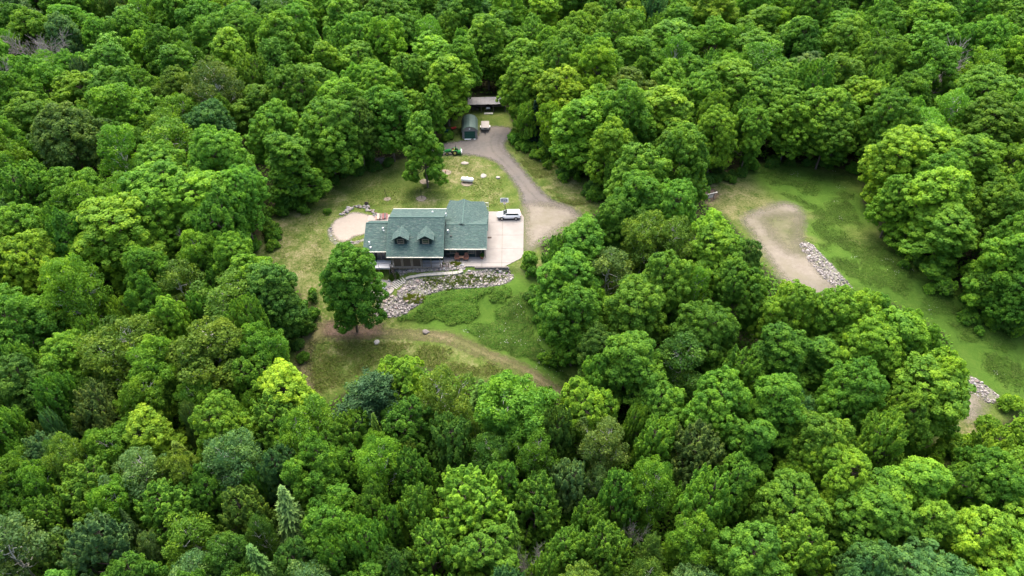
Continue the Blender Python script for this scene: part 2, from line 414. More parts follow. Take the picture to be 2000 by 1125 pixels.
drape('gravel_apron', px_poly([(1020,400),(1050,394),(1112,402),(1140,425),(1105,448),(1060,478),(1040,492),(1024,494),(1016,470),(1016,430)], 4), M['tan_gravel'], .05, .4, 3.0)
drape('gravel_lane', px_poly([(1446,424),(1500,400),(1530,393),(1562,404),(1574,430),(1572,470),(1600,515),(1645,562),(1720,610),(1830,690),(1908,756),(1932,792),(1912,822),(1890,824),(1840,790),
   (1700,690),(1590,610),(1530,555),(1490,500),(1462,455)], 4), M['tan_gravel'], .04, .5, 2.6)
drape('worn_turf', px_poly([(1480,425),(1520,415),(1562,418),(1570,440),(1565,470),(1575,495),(1545,500),(1510,475)], 4), M['worn_gravel'], .055, .4, 3.2)
drape('dirt_path', px_poly([(585,630),(640,632),(720,640),(780,643),(850,646),(900,655),(960,684),(1020,708),(1075,742),(1130,790),(1100,800),(1040,745),(980,715),(920,690),(860,668),(790,660),(720,662),(640,660),
   (612,690),(606,730),(630,790),(600,790),(575,730),(580,680)], 4), M['dirt'], .04, .4, 1.6)
drape('bare_soil', px_poly([(640,632),(700,636),(740,634),(735,650),(690,660),(640,655)], 4), M['brown_dirt'], .055, .35, 2.5)
drape('sand_terrace', px_poly([(646,442),(654,430),(670,423),(684,416),(704,415),(722,421),(745,430),(745,448),(712,458),(692,464),(672,473),(656,468),(648,456)], 5), M['sand'], .06, .25, 1.0)
drape('forest_clearing', px_poly([(1048,250),(1066,245),(1072,262),(1062,270),(1050,268)], 4), M['tan_gravel'], .05, .4, .7)
drape('bare_roadside', px_poly([(1350,375),(1385,368),(1402,378),(1392,392),(1362,390)], 4), M['brown_dirt'], .04, .4, 1.2)
0 and drape('shelter_yard', px_poly([(925,210),(978,208),(985,222),(930,224)], 4), M['brown_dirt'], .045, .4, 1.0)
for a, b, rr in ((757, 389, .75), (823, 388, 1.1), (829, 355, 1.1), (870, 337, 1.3), (912, 358, 1.3)):
    x, y, z = at(a, b)
    drape('mulch_ring', [(float(x)+rr*math.cos(q*.5236), float(y)+rr*math.sin(q*.5236)) for q in range(12)], M['mulch'], .05, .2, .5)

# ------------------------------------------------------------------ stones
def ico():
    bm = bmesh.new(); bmesh.ops.create_icosphere(bm, subdivisions=1, radius=1)
    V = np.array([v.co[:] for v in bm.verts]); F = np.array([[v.index for v in f.verts] for f in bm.faces]); bm.free(); return V, F
IV, IF = ico()
bm = bmesh.new(); bmesh.ops.create_icosphere(bm, subdivisions=2, radius=1)
I2V = np.array([v.co[:] for v in bm.verts]); I2F = np.array([[v.index for v in f.verts] for f in bm.faces]); bm.free()
def scatter(poly, n, seed, clump=None):
    g = rng(seed); P = np.array(poly); lo, hi = P.min(0), P.max(0); out = np.zeros((0, 2))
    while len(out) < n:
        q = lo+g.random((n*3, 2))*(hi-lo); k = pip(q[:, 0], q[:, 1], poly)
        if clump: k &= g.random(len(q)) < sst((fbm(q[:, 0], q[:, 1], clump, seed)-.35)/.25)
        out = np.vstack([out, q[k]])
    return out[:n]
def stone_mass(name, XY, rad, parent=None, seed=1, sink=.3, bright=(0, 1)):
    g = rng(seed); n = len(XY); nv = len(IV)
    V = IV[None]*(1+.45*(g.random((n, nv, 1))-.5))
    sc = rad[:, None]*(.75+.5*g.random((n, 3))); sc[:, 2] *= .75
    a = g.random(n)*6.28; c, s = np.cos(a)[:, None], np.sin(a)[:, None]
    V = V*sc[:, None, :]; x = V[..., 0]*c-V[..., 1]*s; y = V[..., 0]*s+V[..., 1]*c
    z = V[..., 2]+(terr(XY[:, 0], XY[:, 1])+rad*(.6-sink))[:, None]
    V = np.stack([x+XY[:, :1], y+XY[:, 1:], z], -1).reshape(-1, 3)
    F = (IF[None]+(np.arange(n)*nv)[:, None, None]).reshape(-1, 3)
    t = np.repeat(bright[0]+(bright[1]-bright[0])*g.random(n), len(IF))
    o = link(name, raw_mesh(name, V, F, {'tint': ('FACE', t)}), M['rock'], parent); o['kind'] = 'stuff'; return o
def boulder_mesh(seed):
    g = rng(seed); V = I2V.copy()
    for k in range(9):
        d = g.normal(size=3); d /= np.linalg.norm(d); h = .62+.3*g.random(); t = V@d
        V -= np.maximum(0, t-h)[:, None]*d
    V *= 1+.08*(g.random((len(V), 1))-.5); V[:, 2] *= .78
    return raw_mesh('stone', V, I2F)
BOULD = [boulder_mesh(40+i) for i in range(6)]
for b_ in BOULD: b_.materials.append(M['boulder'])
def stone_pieces(XY, rad, parent, seed, name='stone', grey=(.12, .34)):
    rr = random.Random(seed)
    for (x, y), r in zip(XY, rad):
        o = link(name, rr.choice(BOULD), None, parent); z = float(terr(x, y))
        ploc = parent.location if parent is not None else Vector((0, 0, 0))
        o.location = Vector((x, y, z+r*.3))-ploc
        o.scale = (r*rr.uniform(.85, 1.25), r*rr.uniform(.85, 1.15), r*rr.uniform(.75, 1.05)); o.rotation_euler = (rr.uniform(-.3, .3), rr.uniform(-.3, .3), rr.uniform(0, 6.28))
        v = rr.uniform(*grey); w = rr.uniform(-.02, .05); o.color = (v+w, v, v-w*.4, 1)

def stone_bank(name, polys_px, dens, seed, label, big=60, rmax=.45, cat='stone bank', bright=(0, 1)):
    c = np.mean(np.array(polys_px[0]), 0); x, y, z = at(*c)
    e = tag(empty(name, (float(x), float(y), float(z))), label, cat)
    allp, allr = [], []
    g = rng(seed)
    for pl in polys_px:
        w = px_poly(pl, 3); drape('gravel_bed', w, M['gravel_bed'], .03, .35, .8); area = abs(sum(w[i][0]*w[(i+1) % len(w)][1]-w[(i+1) % len(w)][0]*w[i][1] for i in range(len(w))))/2
        n = int(area*dens*2.0); p = scatter(w, n, seed); allp.append(p); allr.append(.08+.17*g.random(n)**2)
    p = np.vstack(allp); r = np.concatenate(allr)
    m = stone_mass('loose_stones', p-0, r, None, seed, bright=bright); m.parent = e; m.matrix_parent_inverse = Matrix.Translation(-e.location)
    k = g.permutation(len(p))[:big]; pb = p[k]; rb = .2+(rmax-.2)*g.random(len(k))**2; stone_pieces(pb, rb, e, seed)
    return e
BANK1 = [(795,548),(830,545),(870,540),(905,536),(915,530),(940,528),(992,528),(1002,540),(996,550),(970,558),(935,562),(870,566),(825,580),(790,592),(775,575),(785,560)]
BANK2 = [(742,582),(775,578),(790,590),(825,582),(825,590),(800,606),(785,618),(760,620),(735,618),(730,605)]
BANK3 = [(768,524),(860,522),(862,529),(820,531),(795,533),(772,540)]
BANK4 = [(862,517),(905,517),(906,524),(868,529),(860,526)]
BANK5 = [(752,552),(768,543),(778,548),(766,562),(757,566)]
stone_bank('stone_bank', [BANK1], 9, 3, 'wide bank of pale field stones sloping below the curved garden path', 70, .42)
stone_bank('stone_bank', [BANK2], 9, 4, 'grey stone pile at the foot of the bank beside the round tree', 30, .4, bright=(0, .8))
stone_bank('stone_bank', [BANK3], 8, 5, 'brownish stones lying under the screened porch posts', 15, .36, bright=(0, .55))
stone_bank('stone_bank', [BANK4], 10, 6, 'small white stone bed between front patio and garden path', 14, .36, bright=(.35, 1))
stone_bank('stone_bank', [BANK5], 9, 8, 'little patch of stones left of the garden steps', 8, .36)
stone_bank('stone_drain', [[(1562,477),(1580,475),(1600,492),(1650,545),(1665,565),(1635,562),(1605,540),(1575,505)]], 8, 9, 'grey stone drain strip running down beside the gravel lane', 14, .32, 'stone strip')
stone_bank('stone_drain', [[(1895,738),(1910,742),(1950,774),(1940,788),(1924,784),(1895,762)]], 8, 10, 'patch of grey stones at the right end of the gravel lane', 8, .32, 'stone strip')
# curved dry-stone edge behind the sand terrace
e = tag(empty('stone_ring', tuple(map(float, at(700, 412)))), 'curved rim of grey stones behind the sand terrace', 'stone rim')
cur = smooth_poly([(668,419),(676,414),(680,411),(684,408),(698,404),(714,405),(728,413),(735,420),(728,413),(714,408),(698,409),(684,413),(676,418),(670,421)], 5)[:38]
ring = np.array([[float(v) for v in at(*p)[:2]] for p in cur]); g_ = rng(77)
ring = np.repeat(ring, 3, 0)+g_.normal(size=(len(ring)*3, 2))*.28
stone_pieces(ring, .16+.2*g_.random(len(ring)), e, 12, grey=(.08, .34))
stone_bank('stone_edging', [[(641,448),(648,446),(652,466),(668,474),(700,470),(720,462),(716,468),(690,478),(662,480),(644,468)]], 1.6, 14, 'scattered pale stones along the lower edge of the sand terrace', 8, .33, 'stone rim', bright=(.3, 1))

def lone(px, py, r, label, col=(.5, .46, .43), flat=.7, name='boulder'):
    x, y, z = at(px, py); o = link(name, BOULD[int(px) % 6], None, None, (float(x), float(y), float(z)+r*flat*.35)); o.scale = (r*1.25, r, r*flat); o.color = (*col, 1); o.rotation_euler[2] = px
    return tag(o, label, 'rock')
lone(832, 649, .62, 'grey boulder lying on the dirt path below the stone bank', (.17, .155, .145))
lone(908, 319, .75, 'pale flat rock on the lawn nearest the green tractor', (.3, .275, .25), .35)
lone(944, 344, .75, 'pale flat rock on the lawn just right of the white tank', (.3, .29, .27), .35)
lone(973, 348, .5, 'small pale rock on the lawn beside the gravel driveway', (.32, .31, .29))
lone(1059, 315, .4, 'small grey rock below the brush pile by the driveway verge', (.36, .35, .35), .9)
lone(736, 669, .55, 'low grey rock in the grass below the dirt path', (.4, .38, .35), .5)

# ------------------------------------------------------------------ grass, weeds, flowers
def blades(name, XY, h0, h1, w, cols, seed, per=5, lean=.5, label=None, cat=None):
    g = rng(seed); n = len(XY); XY = np.repeat(XY, per, 0)+g.normal(size=(n*per, 2))*.11; N = len(XY)
    c_boost = 1.05
    h = np.repeat(h0+(h1-h0)*g.random(n), per)*(.6+.6*g.random(N))
    a = g.random(N)*6.28; L = g.random(N)*lean*h; b = g.random(N)*6.28
    z = terr(XY[:, 0], XY[:, 1])-.02
    ww = w*(.6+.8*g.random(N))
    dx, dy = np.cos(a)*ww, np.sin(a)*ww
    p0 = np.stack([XY[:, 0]-dx, XY[:, 1]-dy, z], -1); p1 = np.stack([XY[:, 0]+dx, XY[:, 1]+dy, z], -1)
    p2 = np.stack([XY[:, 0]+L*np.cos(b), XY[:, 1]+L*np.sin(b), z+h], -1)
    V = np.stack([p0, p1, p2], 1).reshape(-1, 3); F = np.arange(N*3).reshape(-1, 3)
    c = np.array(cols)[np.repeat(g.integers(0, len(cols), n), per)]*(.75+.5*g.random((N, 1)))*c_boost
    me = raw_mesh(name, V, F, {'tint': ('FACE', c)}); return tag(link(name, me, M['blade']), label, cat, kind='stuff')
TALL = px_poly([(775,625),(800,606),(830,585),(865,568),(915,563),(955,560),(985,553),(1002,560),(1000,585),(960,600),(930,625),(880,640),(850,630),(830,637)], 4)
def ferns(name, poly, n, seed, cols, hs, label, cat, per=26, ls=.11):
    g = rng(seed); c = scatter(poly, n, seed, 4.5); c = c[-sdist(c[:, 0], c[:, 1], poly) > 3.2*fbm(c[:, 0], c[:, 1], 2.5, seed+3)-1.0]; n = len(c); R0 = .3+.45*g.random(n)
    sd_ = -sdist(c[:, 0], c[:, 1], poly); hh = (hs[0]+(hs[1]-hs[0])*fbm(c[:, 0], c[:, 1], 3.0, seed)*1.3)*np.clip(sd_/2.5+.15, .15, 1)*(.55+.9*vnoise(c[:, 0], c[:, 1], 1.1, seed+7))
    i = np.repeat(np.arange(n), per); N = len(i); d = g.normal(size=(N, 3)); d /= np.linalg.norm(d, axis=1, keepdims=True); d[:, 2] = np.abs(d[:, 2])
    P = np.stack([c[i, 0]+d[:, 0]*R0[i], c[i, 1]+d[:, 1]*R0[i], terr(c[i, 0], c[i, 1])+hh[i]*(.25+.8*d[:, 2])], -1)
    Nn = d*.7+np.array([0, 0, .75])+g.normal(size=(N, 3))*.4; Nn /= np.linalg.norm(Nn, axis=1, keepdims=True)
    a = np.cross(Nn, g.normal(size=(N, 3))); a /= np.linalg.norm(a, axis=1, keepdims=True); q = np.cross(Nn, a); s = ls*(.6+.9*g.random((N, 1)))
    V = np.stack([P-a*s, P+q*s*.5, P+a*s, P-q*s*.5], 1).reshape(-1, 3)
    C = (np.array(cols)[g.integers(0, len(cols), n)]*(.6+.8*fbm(c[:, 0], c[:, 1], 2.2, seed+9))[:, None])[i]*(.75+.5*g.random((N, 1)))
    return tag(link(name, raw_mesh(name, V, np.arange(4*N).reshape(-1, 4), {'tint': ('FACE', C)}), M['blade']), label, cat, kind='stuff')
ferns('tall_grass', TALL, 2600, 22, [(.055, .14, .012), (.075, .16, .015), (.05, .12, .013), (.095, .165, .022)], (.35, .85), 'rank green ferns and tall grass below the stone bank', 'tall grass')
MEAD = px_poly([(985,553),(1003,545),(1040,560),(1046,620),(1070,690),(1110,735),(1080,735),(1020,700),(960,676),(900,648),(930,625),(960,600),(1000,585)], 4)
ferns('meadow_grass', MEAD, 3600, 24, [(.054, .13, .012), (.07, .148, .015), (.045, .11, .012), (.1, .15, .028)], (.2, .55), 'green meadow grass on the slope right of the ferns', 'meadow grass', 16, .09)
LAWN2 = px_poly([(1480,345),(1510,330),(1600,338),(1672,345),(1668,395),(1700,455),(1780,510),(1880,595),(1990,665),(2010,770),(1960,770),(1900,700),(1800,600),(1690,560),(1640,530),(1590,470),(1580,410),(1530,385)], 3)
ferns('meadow_grass', LAWN2, 6500, 26, [(.054, .118, .012), (.068, .132, .015), (.048, .1, .012), (.085, .132, .025)], (.08, .3), 'lush green grass beside the gravel lane in the right clearing', 'meadow grass', 9, .09)
LAWN = px_poly([(520,480),(560,425),(625,375),(740,335),(860,308),(940,312),(985,345),(1008,385),(1000,402),(960,405),(900,385),(770,400),(730,405),(690,398),(640,430),(632,470),(630,560),(620,610),(600,600),(600,560),(560,510)], 3)
blades('lawn_grass', scatter(LAWN, 7000, 27, 4), .07, .2, .05, [(.11, .16, .025), (.15, .19, .035), (.085, .13, .018), (.24, .25, .085)], 28, 4, 2.2, 'short mottled lawn grass around the house', 'lawn grass')
VERGE = px_poly([(1005,300),(1035,300),(1075,325),(1110,350),(1165,390),(1120,402),(1080,385),(1045,350)], 3)
blades('verge_grass', scatter(VERGE, 3500, 29, 4), .07, .22, .05, [(.13, .155, .035), (.2, .2, .07), (.09, .13, .02)], 30, 4, 2.2, 'dry grass verge right of the gravel driveway', 'verge grass')
LOWL = px_poly([(578,665),(640,668),(740,668),(850,675),(930,698),(1000,730),(940,735),(860,725),(760,700),(650,765),(615,760),(605,720)], 3)
blades('rough_grass', scatter(LOWL, 6000, 31, 4), .1, .35, .05, [(.1, .15, .022), (.14, .18, .035), (.2, .2, .07)], 32, 4, 2.0, 'rough yellowish grass below the dirt path', 'rough grass')
ROCKW = px_poly([(800,548),(870,541),(950,538),(990,545),(920,560),(830,575),(800,590)], 3)
blades('bank_weeds', scatter(ROCKW, 620, 33, 3), .25, .55, .07, [(.1, .15, .02), (.15, .2, .025), (.06, .11, .02)], 34, 9, .8, 'green weeds growing between the stones of the wide bank', 'weeds')
blades('bank_weeds', scatter(px_poly([(790,578),(825,578),(828,588),(810,594),(793,590)], 3), 260, 35), .3, .5, .09, [(.2, .24, .02), (.15, .2, .02)], 36, 9, .8, 'bright yellow green plants near the foot of the stone bank', 'weeds')
blades('bank_weeds', scatter(px_poly([(880,514),(898,514),(900,519),(884,520)], 3), 130, 37), .25, .45, .08, [(.2, .22, .02), (.14, .19, .02)], 38, 9, .8, 'yellow green plants at the edge of the front patio', 'weeds')
blades('bank_weeds', scatter(px_poly([(762,540),(776,538),(778,545),(764,548)], 3), 150, 39), .4, .7, .09, [(.09, .16, .02), (.06, .12, .02)], 40, 9, .8, 'green plants at the corner of the screened porch', 'weeds')
def flowers(poly, n, seed, label):
    g = rng(seed); c = scatter(poly, n, seed); XY = np.repeat(c, 6, 0)+g.normal(size=(n*6, 2))*.5
    z = terr(XY[:, 0], XY[:, 1])+.45+.25*g.random(len(XY)); s = .035+.03*g.random(len(XY)); a = g.random(len(XY))*6.28
    q = np.stack([np.stack([np.cos(a+k*1.571)*s, np.sin(a+k*1.571)*s, 0*s], -1) for k in range(4)], 1)
    V = (q+np.stack([XY[:, 0], XY[:, 1], z], -1)[:, None]).reshape(-1, 3)
    me = raw_mesh('wildflowers', V, np.arange(len(V)).reshape(-1, 4), {'tint': ('FACE', np.tile([(.72, .74, .68)], (len(XY), 1))*(.7+.3*g.random((len(XY), 1))))})
    tag(link('wildflowers', me, M['blade']), label, 'wildflowers', kind='stuff')
flowers(MEAD, 13, 51, 'small white wildflowers dotted over the slope right of the ferns')
flowers(LAWN2, 14, 52, 'small white wildflowers in the right clearing')
# ------------------------------------------------------------------ tree prototypes
def nrm(a): return a/(np.linalg.norm(a, axis=-1, keepdims=True)+1e-9)
def leaf_quads(name, P, Nn, size, tint, seed, aspect=.62, axis=None):
    g = rng(seed); n = len(P); Nn = nrm(Nn)
    a = nrm(np.cross(Nn, g.normal(size=(n, 3)))) if axis is None else nrm(axis-np.sum(axis*Nn, 1, keepdims=True)*Nn)
    b = np.cross(Nn, a); s = size*(.65+.7*g.random((n, 1)))
    V = np.stack([P-a*s, P+b*s*aspect, P+a*s, P-b*s*aspect], 1).reshape(-1, 3)
    return raw_mesh(name, V, np.arange(4*n).reshape(-1, 4), {'tint': ('FACE', tint)})
def seg_mesh(name, segs, sides=6):
    S = np.array([[*p, *q, r, t] for p, q, r, t in segs], float); p, q, r, t = S[:, :3], S[:, 3:6], S[:, 6:7], S[:, 7:8]
    d = nrm(q-p); ref = np.where(np.abs(d[:, 2:3]) > .9, np.array([[1., 0, 0]]), np.array([[0., 0, 1]])); a = nrm(np.cross(d, ref)); b = np.cross(d, a)
    rings = []
    for c, rr in ((p, r), (q, t)):
        for k in range(sides):
            w = 2*math.pi*k/sides; rings.append(c+a*rr*math.cos(w)+b*rr*math.sin(w))
    V = np.stack(rings, 1).reshape(-1, 3); o = (np.arange(len(S))*2*sides)[:, None, None]
    f = np.array([[k, (k+1) % sides, (k+1) % sides+sides, k+sides] for k in range(sides)])
    return raw_mesh(name, V, (f[None]+o).reshape(-1, 4), None, True)
def limb(segs, p, q, r0, r1, g, n=4, wob=.06):
    p = np.array(p, float); q = np.array(q, float); L = np.linalg.norm(q-p); last = p
    for i in range(1, n+1):
        t = i/n; c = p+(q-p)*t+(g.normal(size=3)*L*wob if i < n else 0)
        segs.append((last, c, r0+(r1-r0)*(t-1/n), r0+(r1-r0)*t)); last = c

def broadleaf(seed, H=18., W=5.2, base=.2, nl=16, cr=.54, leaves=78, ls=.185, lobe=(.34, .5), jit=.45, tuft=0., trunk_r=.24, fork=.3, loose=0., peak=.42, sparse=1.0):
    g = rng(seed); z0 = H*base; Hc = H-z0
    prof = lambda t: W*np.clip(1-np.abs((t-peak)/(1-peak if t > peak else peak*1.25))**2.3, 0.03, 1)**.6
    C, RL = [], []; skew = g.random()*6.28
    for i in range(nl):
        t = (i+.5)/nl; t = .08+.8*t**.85; a = i*2.39996+g.normal()*.35
        rl = W*g.uniform(*lobe)*(1-.25*abs(t-.4)); rad = max(0, prof(t)*g.uniform(.72, 1.2)*(1+.16*math.cos(a-skew))-rl*.78)
        C.append((rad*math.cos(a), rad*math.sin(a), z0+Hc*t)); RL.append(rl)
    for k in range(3):
        rl = W*g.uniform(.3, .42); a = g.random()*6.28; C.append((W*.22*math.cos(a+k*2.1), W*.22*math.sin(a+k*2.1), H-rl*.9-k*Hc*.07)); RL.append(rl)
    C = np.array(C); RL = np.array(RL)
    # clumps over the outside of the lobes
    CC, CD = [], []
    for i in range(len(C)):
        m = int(4*RL[i]**2/(cr*.92)**2*sparse)+4; k = np.arange(m)+.5
        ph = np.arccos(1-2*k/m); th = k*2.39996+g.random()*6
        d = np.stack([np.sin(ph)*np.cos(th), np.sin(ph)*np.sin(th), np.cos(ph)], -1); d = nrm(d+g.normal(size=d.shape)*.16)
        c = C[i]+d*RL[i]*g.uniform(.66, 1.26, (m, 1))*np.array([1, 1, .95])
        D = np.linalg.norm(c[:, None]-C[None], axis=-1)/RL[None]; D[:, i] = 9
        ok = (D.min(1) > .86) & (d[:, 2] > -.72); CC.append(c[ok]); CD.append(d[ok])
    CC = np.vstack(CC); CD = np.vstack(CD); n = len(CC)
    csz = cr*(.55+.85*g.random(n)**1.3); cnt = np.maximum(12, (leaves*(csz/cr)**2)).astype(int); ci = np.repeat(np.arange(n), cnt); N = len(ci)
    up = np.array([0, 0, 1.])
    d = nrm(CD[ci]*.75+g.normal(size=(N, 3))*(.75+loose)+up*.35); r = (csz[ci]*(g.random(N)**.5*.8+.35))[:, None]
    P = CC[ci]+d*r*np.array([1.08, 1.08, .86])
    if tuft:
        s = g.random((N, 1)); ax = nrm(CD[ci]*.5+up*1.0); P = CC[ci]+ax*(s-.35)*csz[ci][:, None]*tuft+d*r*.75*(1.12-s)
    Nn = d+up*.3+g.normal(size=(N, 3))*jit
    lob = vnoise(CC[:, 0]+seed*3.1, CC[:, 1]+CC[:, 2]*.8, 2.4, seed)-.5
    tint = np.clip(.5+(.5*lob+.16*g.normal(size=n))[ci]+.16*g.normal(size=N), 0, 1)
    crown = leaf_quads('crown', P, Nn, ls, tint, seed+1)
    segs = []; zf = H*fork; top = np.array([g.normal()*.2, g.normal()*.2, H*.8])
    limb(segs, (0, 0, -1.0), (0, 0, zf), trunk_r*1.15, trunk_r*.85, g, 3, .01); limb(segs, (0, 0, zf), top, trunk_r*.85, .05, g, 5, .03)
    for i in range(len(C)):
        zs = max(zf, C[i][2]-np.hypot(C[i][0], C[i][1])*.9-1); s0 = np.array([0, 0, min(zs, H*.7)])
        limb(segs, s0, C[i], trunk_r*.45, .04, g, 4, .05)
        for k in range(3): limb(segs, C[i]*.7+s0*.3, C[i]+nrm(g.normal(size=3)+up*.4)*RL[i]*.95, .06, .015, g, 2, .08)
    return seg_mesh('trunk', segs), crown
def wispy(seed, H=17., W=4.2, **k):
    kw = dict(H=H, W=W, base=.28, nl=20, cr=.85, leaves=78, ls=.185, lobe=(.22, .36), jit=.9, loose=.5, trunk_r=.17, fork=.4, peak=.55, sparse=.72); kw.update(k)
    return broadleaf(seed, **kw)
def pine(seed, H=17., W=4.2):
    g = rng(seed); segs = []; P, Nn, T = [], [], []
    limb(segs, (0, 0, -1), (0, 0, H), .26, .04, g, 8, .004); z = H*.2
    while z < H*.98:
        t = (z/H-.2)/.8; R_ = W*(1-t**1.6)*.95+.5; m = 7
        for k in range(m):
            a = 6.283*k/m+g.random()*.9; L = R_*g.uniform(.7, 1.1); tip = np.array([L*math.cos(a), L*math.sin(a), z+L*.28*g.uniform(.3, 1.2)])
            limb(segs, (0, 0, z), tip, .06, .02, g, 3, .04)
            for s in np.linspace(.35, 1.05, 5):
                c = np.array([0, 0, z])+(tip-np.array([0, 0, z]))*s+g.normal(size=3)*.3; nn = 46
                d = nrm(g.normal(size=(nn, 3))+np.array([0, 0, .5])); P.append(c+d*g.uniform(.15, .75, (nn, 1))*np.array([1, 1, .55])); Nn.append(d+g.normal(size=(nn, 3))*.8); T.append(np.clip(.45+.15*g.normal()+.12*g.normal(size=nn), 0, 1))
        z += H*.052
    return seg_mesh('trunk', segs), leaf_quads('crown', np.vstack(P), np.vstack(Nn), .2, np.concatenate(T), seed, .4)
def spruce(seed, H=15., W=3.0):
    g = rng(seed); segs = []; P, A, T = [], [], []
    limb(segs, (0, 0, -1), (0, 0, H), .2, .02, g, 6, .002); z = H*.06
    while z < H*.985:
        t = z/H; R_ = W*(1-t)**.85+.12; m = int(8+10*(1-t))
        for k in range(m):
            a = 6.283*k/m+g.random(); L = R_*g.uniform(.75, 1.08); nn = int(14+26*(1-t)); s = g.random(nn)**.7
            x = L*s; side = g.normal(size=nn)*.22*(1.1-s)*(.4+R_/W); zz = z-.42*L*s**1.5+.12*g.normal(size=nn)
            P.append(np.stack([x*math.cos(a)-side*math.sin(a), x*math.sin(a)+side*math.cos(a), zz], -1))
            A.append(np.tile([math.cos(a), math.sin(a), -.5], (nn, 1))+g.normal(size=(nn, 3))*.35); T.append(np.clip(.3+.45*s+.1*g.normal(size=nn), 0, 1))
        z += H*.028
    P = np.vstack(P); A = nrm(np.vstack(A)); Nn = nrm(np.cross(A, np.cross(np.array([[0, 0, 1.]]), A))+g.normal(size=A.shape)*.5)
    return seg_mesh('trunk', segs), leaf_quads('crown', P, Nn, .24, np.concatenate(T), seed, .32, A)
def bare(seed, H=15., spread=.5, dense=3):
    g = rng(seed); segs = []
    def grow(p, d, L, r, lev):
        n = 3; last = p; dd = d
        for i in range(n):
            dd = nrm(dd+g.normal(size=3)*.13+np.array([0, 0, .06])); q = last+dd*L/n; segs.append((last, q, max(.03, r*(1-.2*i)), max(.025, r*(1-.2*(i+1))))); last = q
            if lev < 4:
                for k in range(dense if lev > 0 else 2):
                    if i == 0 and lev == 0: continue
                    s = nrm(dd+nrm(g.normal(size=3))*spread*1.5); grow(last, s, L*g.uniform(.45, .7), r*.55*(1-.15*i), lev+1 if lev else 2)
    grow(np.array([0, 0, -1.]), np.array([0, 0, 1.]), H*.75, .2, 0)
    return seg_mesh('trunk', segs, 4), None
def shrub(seed, H=2.6, W=1.7):
    return broadleaf(seed, H=H, W=W, base=.05, nl=7, cr=.42, leaves=46, ls=.17, trunk_r=.05, fork=.1, jit=.6)

KINDS = {
 'maple_tree': [broadleaf(101), broadleaf(102, W=5.8, H=17.5, nl=19), broadleaf(103, W=4.6, H=19, base=.16, nl=18), broadleaf(104, W=5.4, H=18, peak=.5, lobe=(.28, .42), nl=22), broadleaf(105, W=5.0, base=.1, nl=18, cr=.6, leaves=84, lobe=(.3, .5)), broadleaf(106, W=6.0, H=18, nl=24, lobe=(.25, .4), cr=.5, leaves=70), broadleaf(107, W=4.4, H=19.5, nl=26, lobe=(.24, .42), peak=.3, base=.06), broadleaf(108, W=5.6, H=17, nl=30, lobe=(.18, .36), cr=.48, leaves=66), broadleaf(109, W=4.3, H=18, base=.04, peak=.16, nl=30, lobe=(.2, .34), cr=.5, leaves=70)],
 'ash_tree': [broadleaf(171, W=5.2, H=17, nl=26, lobe=(.2, .34), cr=.52, leaves=64, ls=.18, jit=.7, loose=.15), broadleaf(172, W=5.8, H=18, nl=30, lobe=(.2, .32), cr=.56, leaves=70, ls=.19, jit=.6, loose=.1, peak=.5), broadleaf(173, W=4.8, H=18, nl=24, lobe=(.22, .38), cr=.5, leaves=62, ls=.18, jit=.7, loose=.2)],
 'young_tree': [broadleaf(111, H=14, W=3.9, tuft=2.1, cr=.6, leaves=90, ls=.21, nl=16, lobe=(.26, .42)), broadleaf(112, H=15, W=4.3, tuft=1.6, cr=.7, leaves=105, ls=.22, nl=18, lobe=(.26, .42)), broadleaf(113, H=13.5, W=3.6, tuft=1.2, cr=.6, leaves=90, ls=.22, nl=14)],
 'birch_tree': [wispy(121), wispy(122, W=5.0, H=16, nl=24), wispy(123, W=3.6, H=17, nl=18), wispy(124, W=4.6, H=15.5, nl=26, cr=.7, leaves=90, sparse=.95)],
 'pine_tree': [pine(131), pine(132, 16, 4.8)],
 'spruce_tree': [spruce(141), spruce(142, 13, 2.6)],
 'bare_tree': [bare(151), bare(152, 14, .7), bare(153, 13, .35, 3)],
 'shrub': [shrub(161), shrub(162, 2.2, 2.1), shrub(163, 3.2, 1.6)],
}
DIM = {}
for kn, lst in KINDS.items():
    for i, (tm, cm) in enumerate(lst):
        tm.materials.append(M['pale_bark' if kn in ('birch_tree',) else 'grey_bark' if kn == 'bare_tree' else 'bark'])
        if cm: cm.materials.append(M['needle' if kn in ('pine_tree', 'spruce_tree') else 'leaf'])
        co = np.zeros(len((cm or tm).vertices)*3, np.float32); (cm or tm).vertices.foreach_get('co', co); co = co.reshape(-1, 3)
        DIM[kn, i] = (float(np.percentile(np.hypot(co[:, 0], co[:, 1]), 96)), float(co[:, 2].max()), float(np.percentile(co[:, 2], 4)))

